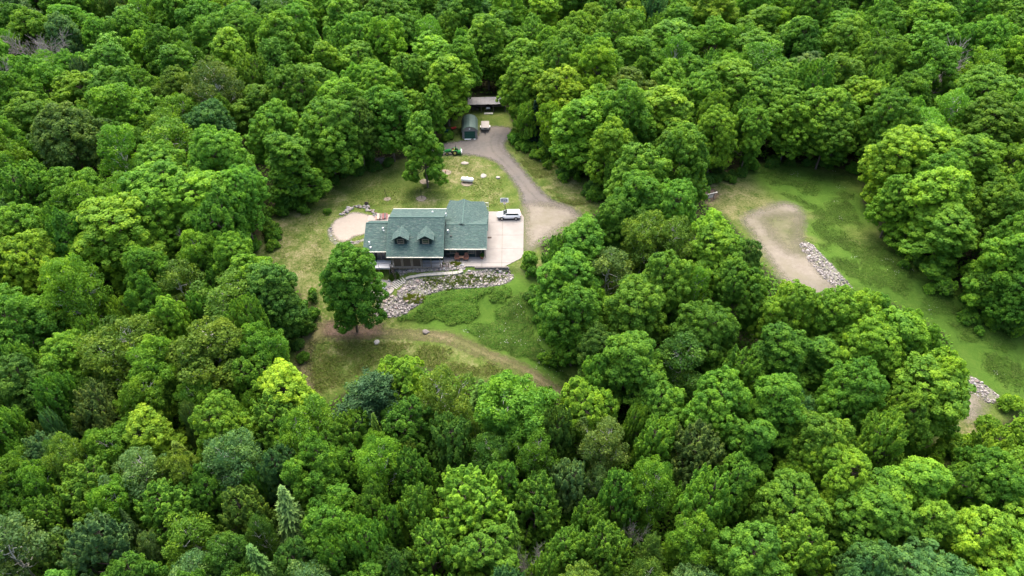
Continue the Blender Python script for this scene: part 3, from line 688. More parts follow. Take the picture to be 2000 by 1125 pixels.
TONES = {  # leaf colours
 'bright green': (0.153, 0.307, 0.026), 'mid green': (0.120, 0.258, 0.025), 'dark green': (0.077, 0.177, 0.026), 'yellow green': (0.191, 0.343, 0.027),
 'blue green': (0.077, 0.187, 0.048), 'olive green': (0.112, 0.203, 0.026), 'grey green': (0.107, 0.208, 0.060), 'deep green': (0.094, 0.229, 0.023), 'brownish green': (0.102, 0.172, 0.036), 'dark pine green': (0.038, 0.088, 0.030), 'blackish green': (0.017, 0.047, 0.025), 'fresh green': (0.128, 0.286, 0.030)}
TREES = []     # records: dict(kind, var, x, y, z, sx, sz, rz, tone, px, py, r)
PROTO = {}
def put(kind, var, x, y, r, tone, h=None, hand=False, tilt=0.0):
    x, y = float(x), float(y); z = float(terr(x, y)); W0, H0, b0 = DIM[kind, var]
    s = r/W0; sz = s*RND.uniform(.95, 1.12) if h is None else h/H0
    if kind not in ('shrub',): sz = max(sz, .5)
    cz = z+(H0*.62 if kind not in ('shrub',) else H0*.5)*sz; px, py, dep = proj(x, y, cz)
    TREES.append(dict(kind=kind, var=var, x=x, y=y, z=z, s=s, sz=sz, tone=tone, px=float(px), py=float(py), dep=float(dep), r=r, H=H0*sz, tilt=tilt, hand=hand))
    return TREES[-1]
def hand(cx, cy, wpx, kind, tone, h=None, var=None, tilt=0.0):
    """a tree whose crown is seen at photo pixel (cx, cy), wpx pixels wide"""
    hd = {'maple_tree': 17.5, 'ash_tree': 17.5, 'young_tree': 13.5, 'birch_tree': 15.5, 'pine_tree': 15, 'spruce_tree': 13, 'bare_tree': 13, 'shrub': 2.5}[kind]; h = h or hd
    x, y, z = at(cx, cy, h*.58); _, _, dep = proj(x, y, z+h*.6); r = wpx/2*dep/FPX
    n = len(KINDS[kind]); v = (int(cx*7+cy*3) % n) if var is None else var
    return put(kind, v, x, y, r, tone, h, True, tilt)
AT = 'ash_tree'
MT, YT, BT, PT, ST, DT = 'maple_tree', 'young_tree', 'birch_tree', 'pine_tree', 'spruce_tree', 'bare_tree'
B_, G_, D_, Y_, U_, O_, S_, P_, N_, F_ = 'bright green', 'mid green', 'dark green', 'yellow green', 'blue green', 'olive green', 'grey green', 'deep green', 'brownish green', 'fresh green'
HAND = [
 # standing on the lawn
 (680,556,124,MT,P_,18.5,4),(828,286,84,MT,P_,17,8),
 # wood edge left of the house and behind it
 (398,398,140,MT,B_,18),(482,402,118,MT,F_,17.5),(575,345,120,MT,P_,17),(640,262,138,MT,G_,18.5),(548,262,118,MT,G_,18),(575,398,70,YT,D_,9),(700,268,84,MT,D_,17),(760,245,108,MT,P_,18),(745,185,110,MT,B_,18),
 (896,180,100,MT,B_,18),(845,120,100,MT,B_,18),(858,215,56,MT,G_,15),(800,160,100,MT,G_,18),(705,140,110,MT,B_,17),(610,180,110,MT,G_,17),
 # right of the shed and along the driveway
 (1026,172,98,MT,B_,18),(1018,235,52,YT,B_,11),(1090,195,120,MT,Y_,18),(1130,268,110,MT,B_,18),(1195,298,102,MT,Y_,17.5),(1160,225,80,MT,B_,17),(1290,232,130,MT,B_,18.5),(1298,310,84,MT,G_,15),(1395,268,88,MT,Y_,17.5),
 (1365,200,100,MT,G_,18),(1350,320,70,MT,G_,13),(1420,180,120,MT,B_,18),(1500,200,120,MT,G_,18),(1475,275,88,MT,G_,16),(1600,235,130,MT,G_,18),(1590,290,100,MT,P_,14),(1545,250,110,MT,B_,17),(1675,210,120,MT,B_,17),(1230,190,110,MT,O_,17),
 (1230,355,40,YT,D_,7),
 # right clearing, far edge
 (1735,320,118,MT,Y_,17.5),(1725,395,100,MT,B_,14),(1830,400,135,MT,B_,18),(1845,455,120,MT,P_,14),(1790,300,120,MT,B_,17),(1880,330,120,MT,B_,17.5),(1945,420,110,MT,G_,17),(1955,520,110,MT,B_,15),(1990,580,90,MT,P_,12),(1925,560,70,YT,G_,9),(1985,470,100,MT,G_,16),
 # the block between the clearings
 (1140,480,110,MT,P_,16),(1090,490,64,YT,P_,11),(1240,405,110,MT,P_,17),(1330,405,110,MT,F_,17),(1398,428,90,MT,B_,16),(1440,470,90,MT,B_,16),(1180,420,80,MT,P_,15),(1255,480,110,BT,O_,15),(1320,480,100,BT,O_,15),(1385,510,110,MT,B_,17),
 (1480,510,80,MT,D_,14),(1100,560,120,MT,P_,17),(1185,545,110,BT,N_,15),(1110,640,120,MT,P_,17),(1225,620,130,MT,G_,18),(1290,560,120,MT,G_,18),(1430,580,120,MT,P_,17),(1530,600,110,MT,B_,17),(1600,620,110,MT,B_,17),(1675,610,110,MT,B_,17),
 (1760,650,140,MT,B_,17.5),(1695,690,130,MT,B_,17.5),(1855,735,120,MT,B_,17.5),(1790,780,150,MT,G_,17),(1660,780,140,MT,P_,17),(1520,710,140,MT,P_,17),(1380,660,130,MT,P_,17),(1330,720,120,BT,D_,15),(1240,720,130,MT,P_,17),(1170,700,90,MT,D_,15),
 (1400,800,140,MT,G_,17),(1510,810,120,MT,P_,17),(1590,880,130,MT,G_,16),(1850,830,100,MT,P_,14),(1460,880,120,MT,P_,15),
 (1765,640,84,MT,B_,15),(1812,665,80,MT,B_,15),(1730,615,76,MT,F_,15),
 # below the lower path
 (705,768,140,PT,'dark pine green',15,0),(800,735,110,YT,B_,14),(870,770,120,BT,O_,15),(1000,785,150,BT,F_,16,3),(1130,775,110,YT,Y_,15),(1160,810,90,YT,B_,13),(570,755,130,MT,Y_,15),(500,750,90,YT,B_,14),(940,760,60,ST,D_,8),
 (630,800,90,BT,G_,14),(300,862,112,MT,Y_,14),(430,845,128,MT,B_,15),(540,830,120,YT,G_,14),(700,850,100,YT,G_,13),
 (1905,1075,150,MT,Y_,15),(1930,880,110,YT,Y_,12),(1985,860,90,YT,Y_,12),(1930,950,130,MT,P_,15),(1790,930,150,MT,B_,16),(1640,945,140,MT,B_,16),(1700,1020,150,MT,G_,16),(1530,1000,150,MT,G_,15),(1560,1080,140,YT,B_,15),(1800,1040,120,MT,F_,15),
 (560,1010,84,ST,S_,15,0),(915,985,150,YT,B_,15),(360,945,90,BT,O_,14),(470,905,120,BT,S_,15),(25,1085,150,BT,S_,16),(330,1000,130,YT,G_,14),(180,960,130,YT,G_,14),
 # left wood
 (160,205,130,MT,B_,18),(70,250,130,MT,G_,18),(235,470,170,MT,B_,18.5),(300,440,120,MT,B_,17),(70,530,130,MT,Y_,17),(470,590,140,BT,O_,16),(360,570,100,BT,O_,15),(240,700,160,BT,O_,16,1),(430,700,150,BT,O_,16,3),(545,560,110,MT,D_,17),(560,610,80,MT,D_,15),
 (480,520,90,MT,B_,16),(540,520,110,MT,B_,16),(250,625,60,YT,Y_,12),(400,610,70,YT,F_,13),(330,690,60,YT,Y_,12),(60,760,110,MT,D_,15),(330,640,80,MT,B_,15),
 # bare crowns
 (60,108,110,DT,S_,17,0),(118,110,110,DT,S_,17,1),(10,165,90,DT,S_,17,1),(90,128,70,DT,S_,15,2),(1838,130,100,DT,S_,18,2),(1826,136,90,DT,S_,17.5,0),(370,495,50,DT,S_,12,1),(755,45,40,DT,S_,14,2),(1238,1060,70,DT,S_,11,1),(1035,1092,80,DT,S_,11,0),(215,110,40,DT,S_,14,1),
(1044,232,36,ST,'blackish green',11,0)]  # spruce with very dark green needles
def crown_clear(x, y, r, h):
    z = float(terr(x, y)); q = np.arange(14)*.4488
    for zz, f in ((.95, .45), (.75, .85), (.5, .98), (.25, .85)):
        px, py, _ = proj(x+r*f*np.cos(q), y+r*f*np.sin(q), z+h*zz+0*q)
        if pip(px, py, CLEAR_A).any() or pip(px, py, CLEAR_B).any(): return False
    px, py, _ = proj(np.array([x]), np.array([y]), np.array([z]))
    return not (pip(px, py, CLEAR_A)[0] or pip(px, py, CLEAR_B)[0])
OFFS = sorted([(a*12, b*12) for a in range(-6, 7) for b in range(-6, 7)], key=lambda o: o[0]**2+o[1]**2)
for n_, rec in enumerate(HAND):
    v = rec[6] if len(rec) > 6 else None
    if n_ < 2: hand(rec[0], rec[1], rec[2], rec[3], rec[4], rec[5], v); continue
    for dx, dy in OFFS:
        t = hand(rec[0]+dx, rec[1]+dy, rec[2], rec[3], rec[4], rec[5], v)
        if crown_clear(t['x'], t['y'], t['r']*.96, t['H']): break
        TREES.pop()

# the rest of the wood: fill the ground between, never over the open ground seen in the photograph
LADDER = [D_, P_, G_, F_, B_, Y_]
def pick(px, py, x, y):
    u = RND.random(); f = float(fbm(x, y, 30, 91))
    lev = 3.0+(f-.5)*5.0+RND.gauss(0, .7); odd = .04
    if py > 760 and px < 1420:                      # mixed young wood nearest the camera
        k = YT if u < .42 else BT if u < .78 else MT if u < .97 else PT if u < .985 else ST; lev -= 1.6; odd = .34
    elif py > 700: k = MT if u < .7 else YT if u < .9 else BT; odd = .05
    elif px < 620 and py > 430: k = MT if u < .52 else BT if u < .8 else YT; odd = .16
    elif px < 560: k = MT if u < .68 else BT if u < .88 else YT if u < .97 else PT; odd = .1
    else: k = MT if u < .86 else BT if u < .93 else YT; lev += .2
    tn = RND.choices([O_, S_, U_, N_], [3, 2.2, 1.2, 1])[0] if RND.random() < odd else LADDER[max(0, min(5, int(lev)))]
    if k == MT and RND.random() < .46: k = AT
    return k, tn
def fill(n, rlo, rhi, sep, limit):
    grid = {}
    def cell(x, y): return int(x//16), int(y//16)
    for t in TREES: grid.setdefault(cell(t['x'], t['y']), []).append(t)
    g = rng(n+int(rlo*10)); PX = g.uniform(-70, 2070, n); PY = g.uniform(-65, 1240, n); HH = g.uniform(12.5, 16, n)
    XX, YY, _ = at(PX, PY, HH*.62); c = 0
    for px, py, x, y in zip(PX, PY, XX, YY):
        if c >= limit: break
        x, y = float(x), float(y)
        k, tn = pick(px, py, x, y); base = {MT: 1.0, AT: 1.0, YT: .78, BT: .84, PT: .85, ST: .6}[k]; r = RND.uniform(rlo, rhi)*base
        near = py > 700
        r *= (.68 if px < 1420 and py > 780 else .84) if near else 1.0+.04*max(0, min(1, (330-py)/300))
        cx, cy = cell(x, y); ok = True
        for i in (-1, 0, 1):
            for j in (-1, 0, 1):
                for t in grid.get((cx+i, cy+j), []):
                    if t['kind'] == 'shrub': continue
                    if math.hypot(t['x']-x, t['y']-y) < (t['r']+r)*sep: ok = False; break
                if not ok: break
            if not ok: break
        if not ok: continue
        h = (11.5+r*1.2)*RND.uniform(.84, 1.14)*(.9 if near else 1)
        if not crown_clear(x, y, r, h): continue
        t = put(k, RND.randrange(len(KINDS[k])), x, y, r, tn, h); grid.setdefault(cell(x, y), []).append(t); c += 1
    return c
n1 = fill(9000, 5.3, 7.9, .68, 400); n2 = fill(9000, 4.2, 5.6, .68, 130); n3 = fill(8000, 2.8, 4.2, .7, 90)
tri = {k: [len(cm.polygons)*2 for _, cm in v if cm] for k, v in KINDS.items()}; print('TRI', tri, sum(map(sum, tri.values())))
print('TREES', len(HAND), n1, n2, n3, {k: sum(t['kind'] == k for t in TREES) for k in KINDS})

# undergrowth filling the shade between the crowns
def undergrowth():
    g = rng(301); n = 52000; px = g.uniform(-60, 2060, n*2); py = g.uniform(-40, 1240, n*2); x, y, z = at(px, py)
    k = (sdist(x, y, WA) > 2.5) & (sdist(x, y, WB) > 2.5); x, y, z = x[k][:n], y[k][:n], z[k][:n]; n = len(x); per = 4
    i = np.repeat(np.arange(n), per); N = len(i); h = .5+(.5+7.0*fbm(x, y, 7, 302)**1.5*g.random(n)**.5)*np.clip(np.minimum(sdist(x, y, WA), sdist(x, y, WB))/14, .12, 1)
    P = np.stack([x[i]+g.normal(size=N)*.5, y[i]+g.normal(size=N)*.5, z[i]+h[i]+g.normal(size=N)*.25], -1)
    me = leaf_quads('undergrowth', P, np.array([[0, 0, 1.]])+g.normal(size=(N, 3))*.45, .3, np.clip(.5+.2*g.normal(size=N), 0, 1), 303)
    o = link('undergrowth', me, M['leaf']); o.color = (.095, .22, .02, 1); tag(o, 'leafy undergrowth in the shade beneath the trees of the wood', 'undergrowth', kind='stuff')
undergrowth()
# low growth along the edges of the wood
def edge_shrubs(line, n, seed, tones, spread=1.6, r=(.9, 1.9)):
    rr = random.Random(seed); L = [at(*p) for p in line]
    for i in range(n):
        t = (i+rr.random())/n*(len(L)-1); k = min(int(t), len(L)-2); f = t-k
        x = L[k][0]*(1-f)+L[k+1][0]*f+rr.gauss(0, spread); y = L[k][1]*(1-f)+L[k+1][1]*f+rr.gauss(0, spread*.6)
        put('shrub', rr.randrange(3), x, y, rr.uniform(*r), rr.choice(tones), None, True)
edge_shrubs([(1010,275),(1030,292),(1060,305),(1085,325),(1120,350),(1150,372),(1180,392)], 30, 1, [P_, D_, G_])
edge_shrubs([(1000,262),(1010,278),(1015,290)], 6, 2, [G_, P_], 1.0)
edge_shrubs([(510,490),(520,468),(545,425),(598,393)], 14, 3, [G_, D_, P_], 1.2)
edge_shrubs([(604,388),(626,360),(690,342),(760,320)], 18, 4, [G_, D_, P_], 1.2)
edge_shrubs([(868,272),(884,268)], 5, 5, [G_, B_], .8, (.7, 1.1))
edge_shrubs([(1200,380),(1300,370),(1400,355),(1450,335),(1500,322),(1600,325),(1670,338)], 30, 6, [P_, D_, D_], 1.6)
edge_shrubs([(1720,462),(1790,512),(1850,560),(1900,610),(1950,645),(2000,665)], 30, 7, [G_, P_, B_, D_], 1.8)
edge_shrubs([(605,575),(603,620),(582,650),(570,710)], 14, 8, [P_, D_], 1.2)
edge_shrubs([(1042,500),(1044,560),(1050,630),(1075,690),(1110,735)], 16, 9, [P_, D_, G_], 1.2)
edge_shrubs([(1800,885),(1835,895),(1860,880),(1900,860),(1940,830),(1985,800)], 12, 10, [Y_, B_, G_], 1.4)
edge_shrubs([(648,412),(655,420)], 3, 11, [P_, G_], .6, (.6, .9))

# ------------------------------------------------------------------ build the trees, each a thing with trunk and crown
def proto(kind, var):
    tm, cm = KINDS[kind][var]; return tm, cm
ANCH = [(60,60,'in the far upper left corner'),(260,60,'at the upper left edge'),(480,50,'top edge left of centre'),(700,60,'along the top edge above the lawn'),(930,60,'top edge above the shelter'),(1150,60,'top edge right of shelter'),(1380,60,'top edge above the clearing'),
 (1620,60,'along the top edge towards the right'),(1900,60,'in the far upper right corner'),(60,250,'left wood below bare trees'),(250,260,'in the left wood high up'),(470,240,'wood behind upper lawn corner'),(680,230,'in the wood behind the lawn'),(860,170,'beside the arched shed'),(1050,210,'right of the open shelter'),(1200,280,'along the driveway verge'),
 (1380,240,'behind the small framed board'),(1580,230,'behind the right clearing'),(1760,240,'near the upper right bare tree'),(1930,280,'at the upper right edge'),(1800,400,'far rim of right clearing'),(1960,520,'above the grass strip'),
 (80,420,'left edge level with house'),(270,450,'left wood level with house'),(450,420,'lawn edge left of house'),(80,620,'left edge below house level'),(290,650,'left wood below house level'),(500,600,'wood edge left of the path'),(670,560,'on the grass left of the house'),(830,290,'on the upper lawn'),
 (1120,480,'right of the concrete drive'),(1280,430,'middle block below the driveway'),(1430,480,'beside the gravel lane'),(1120,630,'right of the green slope'),(1280,620,'heart of the middle block'),(1470,640,'below the gravel lane'),(1650,640,'below the stone drain'),(1820,720,'beside the grass strip'),(1400,800,'lower end of middle block'),(1640,820,'beneath the middle block'),
 (1930,880,'right end of gravel lane'),(60,850,'left edge in lower wood'),(250,860,'in the lower left wood'),(430,850,'lower wood left of the pine'),(700,780,'just below the dirt path'),(900,800,'below the bend of the path'),(1100,810,'below right end of path'),
 (60,1040,'in the bottom left corner'),(280,1020,'bottom edge left of the spruce'),(500,1010,'near the pointed grey spruce'),(720,970,'along the bottom left of centre'),(930,980,'along the bottom centre'),(1150,980,'along the bottom right of centre'),(1380,1000,'bottom edge under the middle block'),(1600,1000,'bottom edge towards the right'),(1900,1030,'in the bottom right corner')]
KWORD = {'maple_tree': ('round leafy tree', 'tree'), 'ash_tree': ('fine-leaved tree', 'tree'), 'young_tree': ('tufted young tree', 'tree'), 'birch_tree': ('airy pale-limbed tree', 'tree'), 'pine_tree': ('soft-needled pine tree', 'pine'), 'spruce_tree': ('pointed spruce tree', 'spruce'), 'bare_tree': ('bare grey leafless tree', 'tree'), 'shrub': ('low bush', 'bush')}
GROUP = {'maple_tree': 'leafy trees of the wood', 'ash_tree': 'fine-leaved trees of the wood', 'young_tree': 'young trees of the wood', 'birch_tree': 'pale-limbed trees of the wood', 'pine_tree': 'pine trees of the wood', 'spruce_tree': 'spruce trees of the wood', 'bare_tree': 'bare trees of the wood', 'shrub': 'bushes along the edges of the wood'}
ORD = ['first', 'second', 'third', 'fourth', 'fifth', 'sixth', 'seventh', 'eighth', 'ninth', 'tenth', 'eleventh', 'twelfth', 'thirteenth', 'fourteenth', 'fifteenth', 'sixteenth', 'seventeenth', 'eighteenth', 'nineteenth', 'twentieth']
fam = {}
for t in TREES:
    a = min(ANCH, key=lambda q: (q[0]-t['px'])**2+1.6*(q[1]-t['py'])**2)
    tone = '' if t['kind'] == 'bare_tree' else t['tone']+' '
    size = '' if t['kind'] in ('shrub', 'bare_tree') else 'broad ' if t['r'] > 5.3 else 'slim ' if t['r'] < 3.4 else ''
    fam.setdefault((size+tone+KWORD[t['kind']][0], a[2]), []).append(t)
for (look, where), lst in fam.items():
    lst.sort(key=lambda t: t['px'])
    for i, t in enumerate(lst):
        t['label'] = f'{look} {where}' if len(lst) == 1 else f'{look} {where}, '+('leftmost' if i == 0 else 'rightmost' if i == len(lst)-1 else ORD[i]+' from left')
for t in TREES:
    e = empty(t['kind'], (t['x'], t['y'], t['z'])); e.rotation_euler = (RND.gauss(0, .025), RND.gauss(0, .025), RND.uniform(0, 6.28))
    e.scale = (t['s'], t['s']*RND.uniform(.92, 1.08), t['sz'])
    tag(e, t['label'], KWORD[t['kind']][1], GROUP[t['kind']])
    tm, cm = proto(t['kind'], t['var'])
    link('branches' if t['kind'] == 'bare_tree' else 'trunk', tm, None, e)
    if cm:
        c = link('crown', cm, None, e); k = TONES[t['tone']]; v = RND.uniform(.84, 1.16); w = RND.uniform(-.08, .08)
        c.color = (k[0]*v*(1+w), k[1]*v, k[2]*v*(1-w*.6), 1)
# ------------------------------------------------------------------ concrete, steps, garden path
class WB(MB):
    """like MB, but in world coordinates under a thing standing at org"""
    def __init__(s, org=(0, 0, 0)): super().__init__(); s.org = org
    def build(s, *a, **k):
        s.V = [(v[0]-s.org[0], v[1]-s.org[1], v[2]-s.org[2]) for v in s.V]; return super().build(*a, **k)
def clip_poly(poly, x0, x1, y0, y1):
    def cut(P, ins, inter):
        out = []
        for i in range(len(P)):
            a, b = P[i-1], P[i]
            if ins(b):
                if not ins(a): out.append(inter(a, b))
                out.append(b)
            elif ins(a): out.append(inter(a, b))
        return out
    ix = lambda c: (lambda a, b: (c, a[1]+(b[1]-a[1])*(c-a[0])/(b[0]-a[0])))
    iy = lambda c: (lambda a, b: (a[0]+(b[0]-a[0])*(c-a[1])/(b[1]-a[1]), c))
    for ins, it in ((lambda p: p[0] >= x0, ix(x0)), (lambda p: p[0] <= x1, ix(x1)), (lambda p: p[1] >= y0, iy(y0)), (lambda p: p[1] <= y1, iy(y1))):
        if len(poly) > 2: poly = cut(poly, ins, it)
    return poly
drive = [plane_at(a, b, .08) for a, b in [(950,413),(1012,413),(1018,417),(1023,424),(1022,498),(1016,505),(1004,511),(990,518),(985,520),(930,520),(908,520),(880,518),(866,513),(866,502)]]
drive = drive+[(drive[-1][0], 103.0), (-5.2, 103.0)]
dr = tag(empty('concrete_driveway', (-2, 108, 0)), kind='structure')
for x0, x1 in ((-13.2, -9.4), (-9.4, -5.6), (-5.6, -1.9), (-1.9, 3.2)):
    for y0, y1 in ((97, 100.2), (100.2, 104.6), (104.6, 109.0), (109.0, 113.4), (113.4, 119)):
        p = clip_poly(drive, x0+.02, x1-.02, y0+.02, y1-.02)
        if len(p) > 2 and abs(sum(p[i-1][0]*p[i][1]-p[i][0]*p[i-1][1] for i in range(len(p)))) > .4:
            WB((-2, 108, 0)).prism(p, -.4, .08+RND.uniform(-.006, .006)).build('slab', M['concrete'], dr)
# block wall under the drive's lower edge
bw_x0, bw_y = plane_at(929, 521, 0); bw_x1, _ = plane_at(993, 520, 0); bw_y -= .22
bw = tag(empty('block_wall', ((bw_x0+bw_x1)/2, bw_y, 0)), 'low grey block retaining wall along the lower edge of the concrete', 'retaining wall')
blk = MB().box(-.2, .2, -.16, .16, -.1, .1).build('block', M['block'], bw, .015); bd = blk.data; bpy.data.objects.remove(blk)
k = 0
for row in range(6):
    x = bw_x0+(.2 if row % 2 else 0)
    while x < bw_x1:
        o = link('block', bd, None, bw, (x-bw.location.x, RND.uniform(-.015, .015)-.012*(5-row)*-1, .0-.205*row)); x += .415
# winding garden path of flat slabs and a flight of steps
def slab_run(name, pts, width, label, cat, kindname, seg=None, step=False, mat='pale_stone', kind=None):
    P = [np.array(at(*p), float) for p in pts]; e = tag(empty(name, tuple(P[len(P)//2])), label, cat, kind=kind)
    d = np.cumsum([0]+[np.linalg.norm((P[i+1]-P[i])[:2]) for i in range(len(P)-1)]); n = seg or max(2, int(d[-1]/1.1))
    X = lambda s: np.array([np.interp(s, d, [p[i] for p in P]) for i in range(3)])
    for i in range(n):
        a, b = X(d[-1]*i/n), X(d[-1]*(i+1)/n); t = (b-a)[:2]; t /= np.linalg.norm(t)+1e-9; nn = np.array([-t[1], t[0]])*width/2
        gap = t*(.02 if not step else .05); z = (a[2]+b[2])/2+.1+(.04 if step else 0)
        c = [a[:2]+gap+nn, b[:2]-gap+nn, b[:2]-gap-nn, a[:2]+gap-nn]
        if not step:   # sloped with the ground
            q = [(c[0][0], c[0][1], a[2]+.1), (c[1][0], c[1][1], b[2]+.1), (c[2][0], c[2][1], b[2]+.1), (c[3][0], c[3][1], a[2]+.1)][::-1]
            w = WB(e.location).slab(q, .25)
        else: w = WB(e.location).prism([tuple(v) for v in c][::-1], z-.22, z)
        w.build(kindname, M[mat], e)
    return e
slab_run('garden_path', [(902,521),(906,526),(898,531),(880,533),(860,534),(825,536),(805,539),(792,543)], 1.1, 'curved pale stone path below the screened porch', 'path', 'slab', 12)
slab_run('garden_steps', [(790,544),(783,550),(776,556),(768,562)], 1.7, 'flight of pale stone steps going down to the round patio', 'steps', 'step', 7, True)
pc = at(741, 566); pz = float(pc[2])+.25
pat = tag(empty('round_patio', (float(pc[0]), float(pc[1]), pz)), kind='structure')
pcirc = [(float(pc[0])+2.75*math.cos(q*.2618), float(pc[1])+2.3*math.sin(q*.2618)) for q in range(24)]
x_m, y_m = float(pc[0]), float(pc[1])
for x0, x1, y0, y1 in ((x_m-3, x_m, y_m-3, y_m), (x_m, x_m+3, y_m-3, y_m), (x_m-3, x_m, y_m, y_m+3), (x_m, x_m+3, y_m, y_m+3)):
    WB(pat.location).prism(clip_poly(pcirc, x0+.012, x1-.012, y0+.012, y1-.012), pz-.9, pz).build('slab', M['concrete'], pat)
wk = tag(empty('walkway', (-23.7, 98.5, pz)), kind='structure')
WB(wk.location).box(-25.0, -22.5, float(pc[1])+1.6, 99.6, pz-.8, pz-.02).box(-25.6, -22.3, 99.62, 102, pz-.8, pz-.03).build('slab', M['concrete'], wk)

# ------------------------------------------------------------------ the house
HO = (-15.5, 105, 0)
house = tag(empty('house', HO), 'dark house with green shingle roofs, two dormers and a screened porch', 'house')
W_ = lambda: WB(HO)
def xprism(w, prof, x0, x1):
    """profile in (y, z) run along x"""
    k = len(prof); v = [(x0, y, z) for y, z in prof]+[(x1, y, z) for y, z in prof]
    return w.add(v, [tuple(range(k)), tuple(range(2*k-1, k-1, -1))]+[(i, (i+1) % k, (i+1) % k+k, i+k) for i in range(k)])
# walls
w = W_(); xprism(w, [(101, -3.4), (101, 3.9), (105.2, 6.6), (109.7, 5.3), (109.7, -.5), (105, -3.4)], -22.4, -12.95)
xprism(w, [(101.2, -3.4), (101.2, 2.65), (106, 4.8), (108.8, 3.3), (108.8, -.5), (105, -3.4)], -26.9, -22.42)
xprism(w, [(101.95, -.5), (101.95, 2.55), (106.4, 4.15), (110, 2.75), (110, -.5)], -12.93, -5.15)
w.add([(-13.0, 110.02, -.5), (-5.2, 110.02, -.5), (-5.2, 110.02, 2.5), (-9.4, 110.02, 4.3), (-13.0, 110.02, 2.6), (-13.0, 114.3, -.5), (-5.2, 114.3, -.5), (-5.2, 114.3, 2.5), (-9.4, 114.3, 4.3), (-13.0, 114.3, 2.6)],
      [(4, 3, 2, 1, 0), (5, 6, 7, 8, 9), (0, 1, 6, 5), (1, 2, 7, 6), (2, 3, 8, 7), (3, 4, 9, 8), (4, 0, 5, 9)])
w.build('wall', M['siding'], house)
# roofs
def roof_plane(name, quad, t=.12, parent=house, mat='shingle'): return W_().slab([Vector(q) for q in quad], t).build(name, M[mat], parent)
x0, x1 = -22.8, -12.55
main_roof = roof_plane('roof', [(x0, 98.6, 2.6), (x1, 98.6, 2.6), (x1, 105.2, 6.83), (x0, 105.2, 6.83)])
roof_plane('roof', [(x0, 105.2, 6.832), (x1, 105.2, 6.832), (x1, 110.2, 5.4), (x0, 110.2, 5.4)])
l_roof = roof_plane('roof', [(-27.35, 100.4, 2.5), (-22.82, 100.4, 2.5), (-22.82, 106, 5.02), (-27.35, 106, 5.02)])
roof_plane('roof', [(-27.35, 106, 5.022), (-22.82, 106, 5.022), (-22.82, 109.2, 3.35), (-27.35, 109.2, 3.35)])
g_roof = roof_plane('roof', [(-12.53, 101.2, 2.5), (-4.75, 101.2, 2.5), (-4.75, 106.4, 4.38), (-12.53, 106.4, 4.38)])
roof_plane('roof', [(-12.53, 106.4, 4.382), (-4.75, 106.4, 4.382), (-4.75, 111.2, 2.7), (-12.53, 111.2, 2.7)])
zs = lambda x: 4.6-.42*abs(x+9.4)
roof_plane('roof', [(-9.4, 106.2, 4.6), (-4.6, 106.9, zs(-4.6)), (-4.6, 113.0, zs(-4.6)), (-5.6, 116.5, zs(-5.6)), (-8.1, 114.9, zs(-8.1)), (-9.4, 114.8, 4.6)])
roof_plane('roof', [(-9.4, 114.8, 4.602), (-10.7, 114.9, zs(-10.7)+.002), (-12.4, 116.3, zs(-12.4)+.002), (-13.3, 112.4, zs(-13.3)+.002), (-13.3, 108.0, zs(-13.3)+.002), (-9.4, 106.2, 4.602)])
# lighter ridge caps
def cap(a, b, r=.13): return W_().tube(a, b, r, r, 5).build('ridge_cap', M['ridge'], house)
cap((x0, 105.2, 6.8), (x1, 105.2, 6.8)); cap((-27.35, 106, 5.0), (-22.85, 106, 5.0)); cap((-12.5, 106.4, 4.34), (-10.2, 106.4, 4.34)); cap((-8.6, 106.4, 4.34), (-4.75, 106.4, 4.34)); cap((-9.4, 106.3, 4.58), (-9.4, 114.8, 4.58))
# gutters and rake boards
def gut(xa, xb, y, z): W_().box(xa, xb, y-.12, y-.004, z-.14, z+.02).build('gutter', M['cream'], house)
gut(x0, x1, 98.6, 2.58); gut(-27.35, -22.85, 100.4, 2.48); gut(-12.5, -4.75, 101.2, 2.48); gut(x0, x1, 110.34, 5.36)
for xx, ya, za, yb, zb in ((x0-.06, 98.6, 2.55, 105.2, 6.78), (x1+.06, 98.6, 2.55, 105.2, 6.78), (-27.41, 100.4, 2.45, 106, 4.97), (-4.69, 101.2, 2.45, 106.4, 4.33)):
    W_().tube((xx, ya, za), (xx, yb, zb), .055, .055, 4).build('rake_board', M['ridge'], house)
# windows and doors
def window(xa, xb, y, za, zb, parent=house, mull=True, tr='trim_brown'):
    f = W_().box(xa-.1, xb+.1, y-.06, y-.002, zb, zb+.1).box(xa-.1, xb+.1, y-.06, y-.002, za-.1, za).box(xa-.1, xa, y-.06, y-.002, za, zb).box(xb, xb+.1, y-.06, y-.002, za, zb).build('window', M[tr], parent)
    W_().box(xa, xb, y-.03, y-.003, za, zb).build('pane', M['glass'], f)
    if mull: W_().box(xa, xb, y-.045, y-.031, (za+zb)/2-.03, (za+zb)/2+.03).build('mullion', M[tr], f)
    return f
window(-11.5, -10.5, 101.95, .95, 2.15); window(-8.15, -7.15, 101.95, .95, 2.15)
d_ = W_().box(-6.7, -5.8, 101.9, 101.948, .1, 2.2).build('door', M['black'], house); W_().tube((-5.9, 101.86, 1.1), (-5.9, 101.9, 1.1), .04).build('handle', M['steel'], d_)
W_().box(-6.85, -6.72, 101.86, 101.948, .1, 2.3).box(-5.78, -5.65, 101.86, 101.948, .1, 2.3).build('door_frame', M['trim_brown'], house)
for xx in (-26.0, -25.2, -24.3, -23.4): window(xx, xx+.72, 101.2, .2, 2.0, mull=False)
W_().box(-26.15, -26.05, 100.6, 101.14, 0.02, 2.2).box(-25.35, -25.25, 100.6, 101.14, .02, 2.2).build('door_post', M['siding'], house)
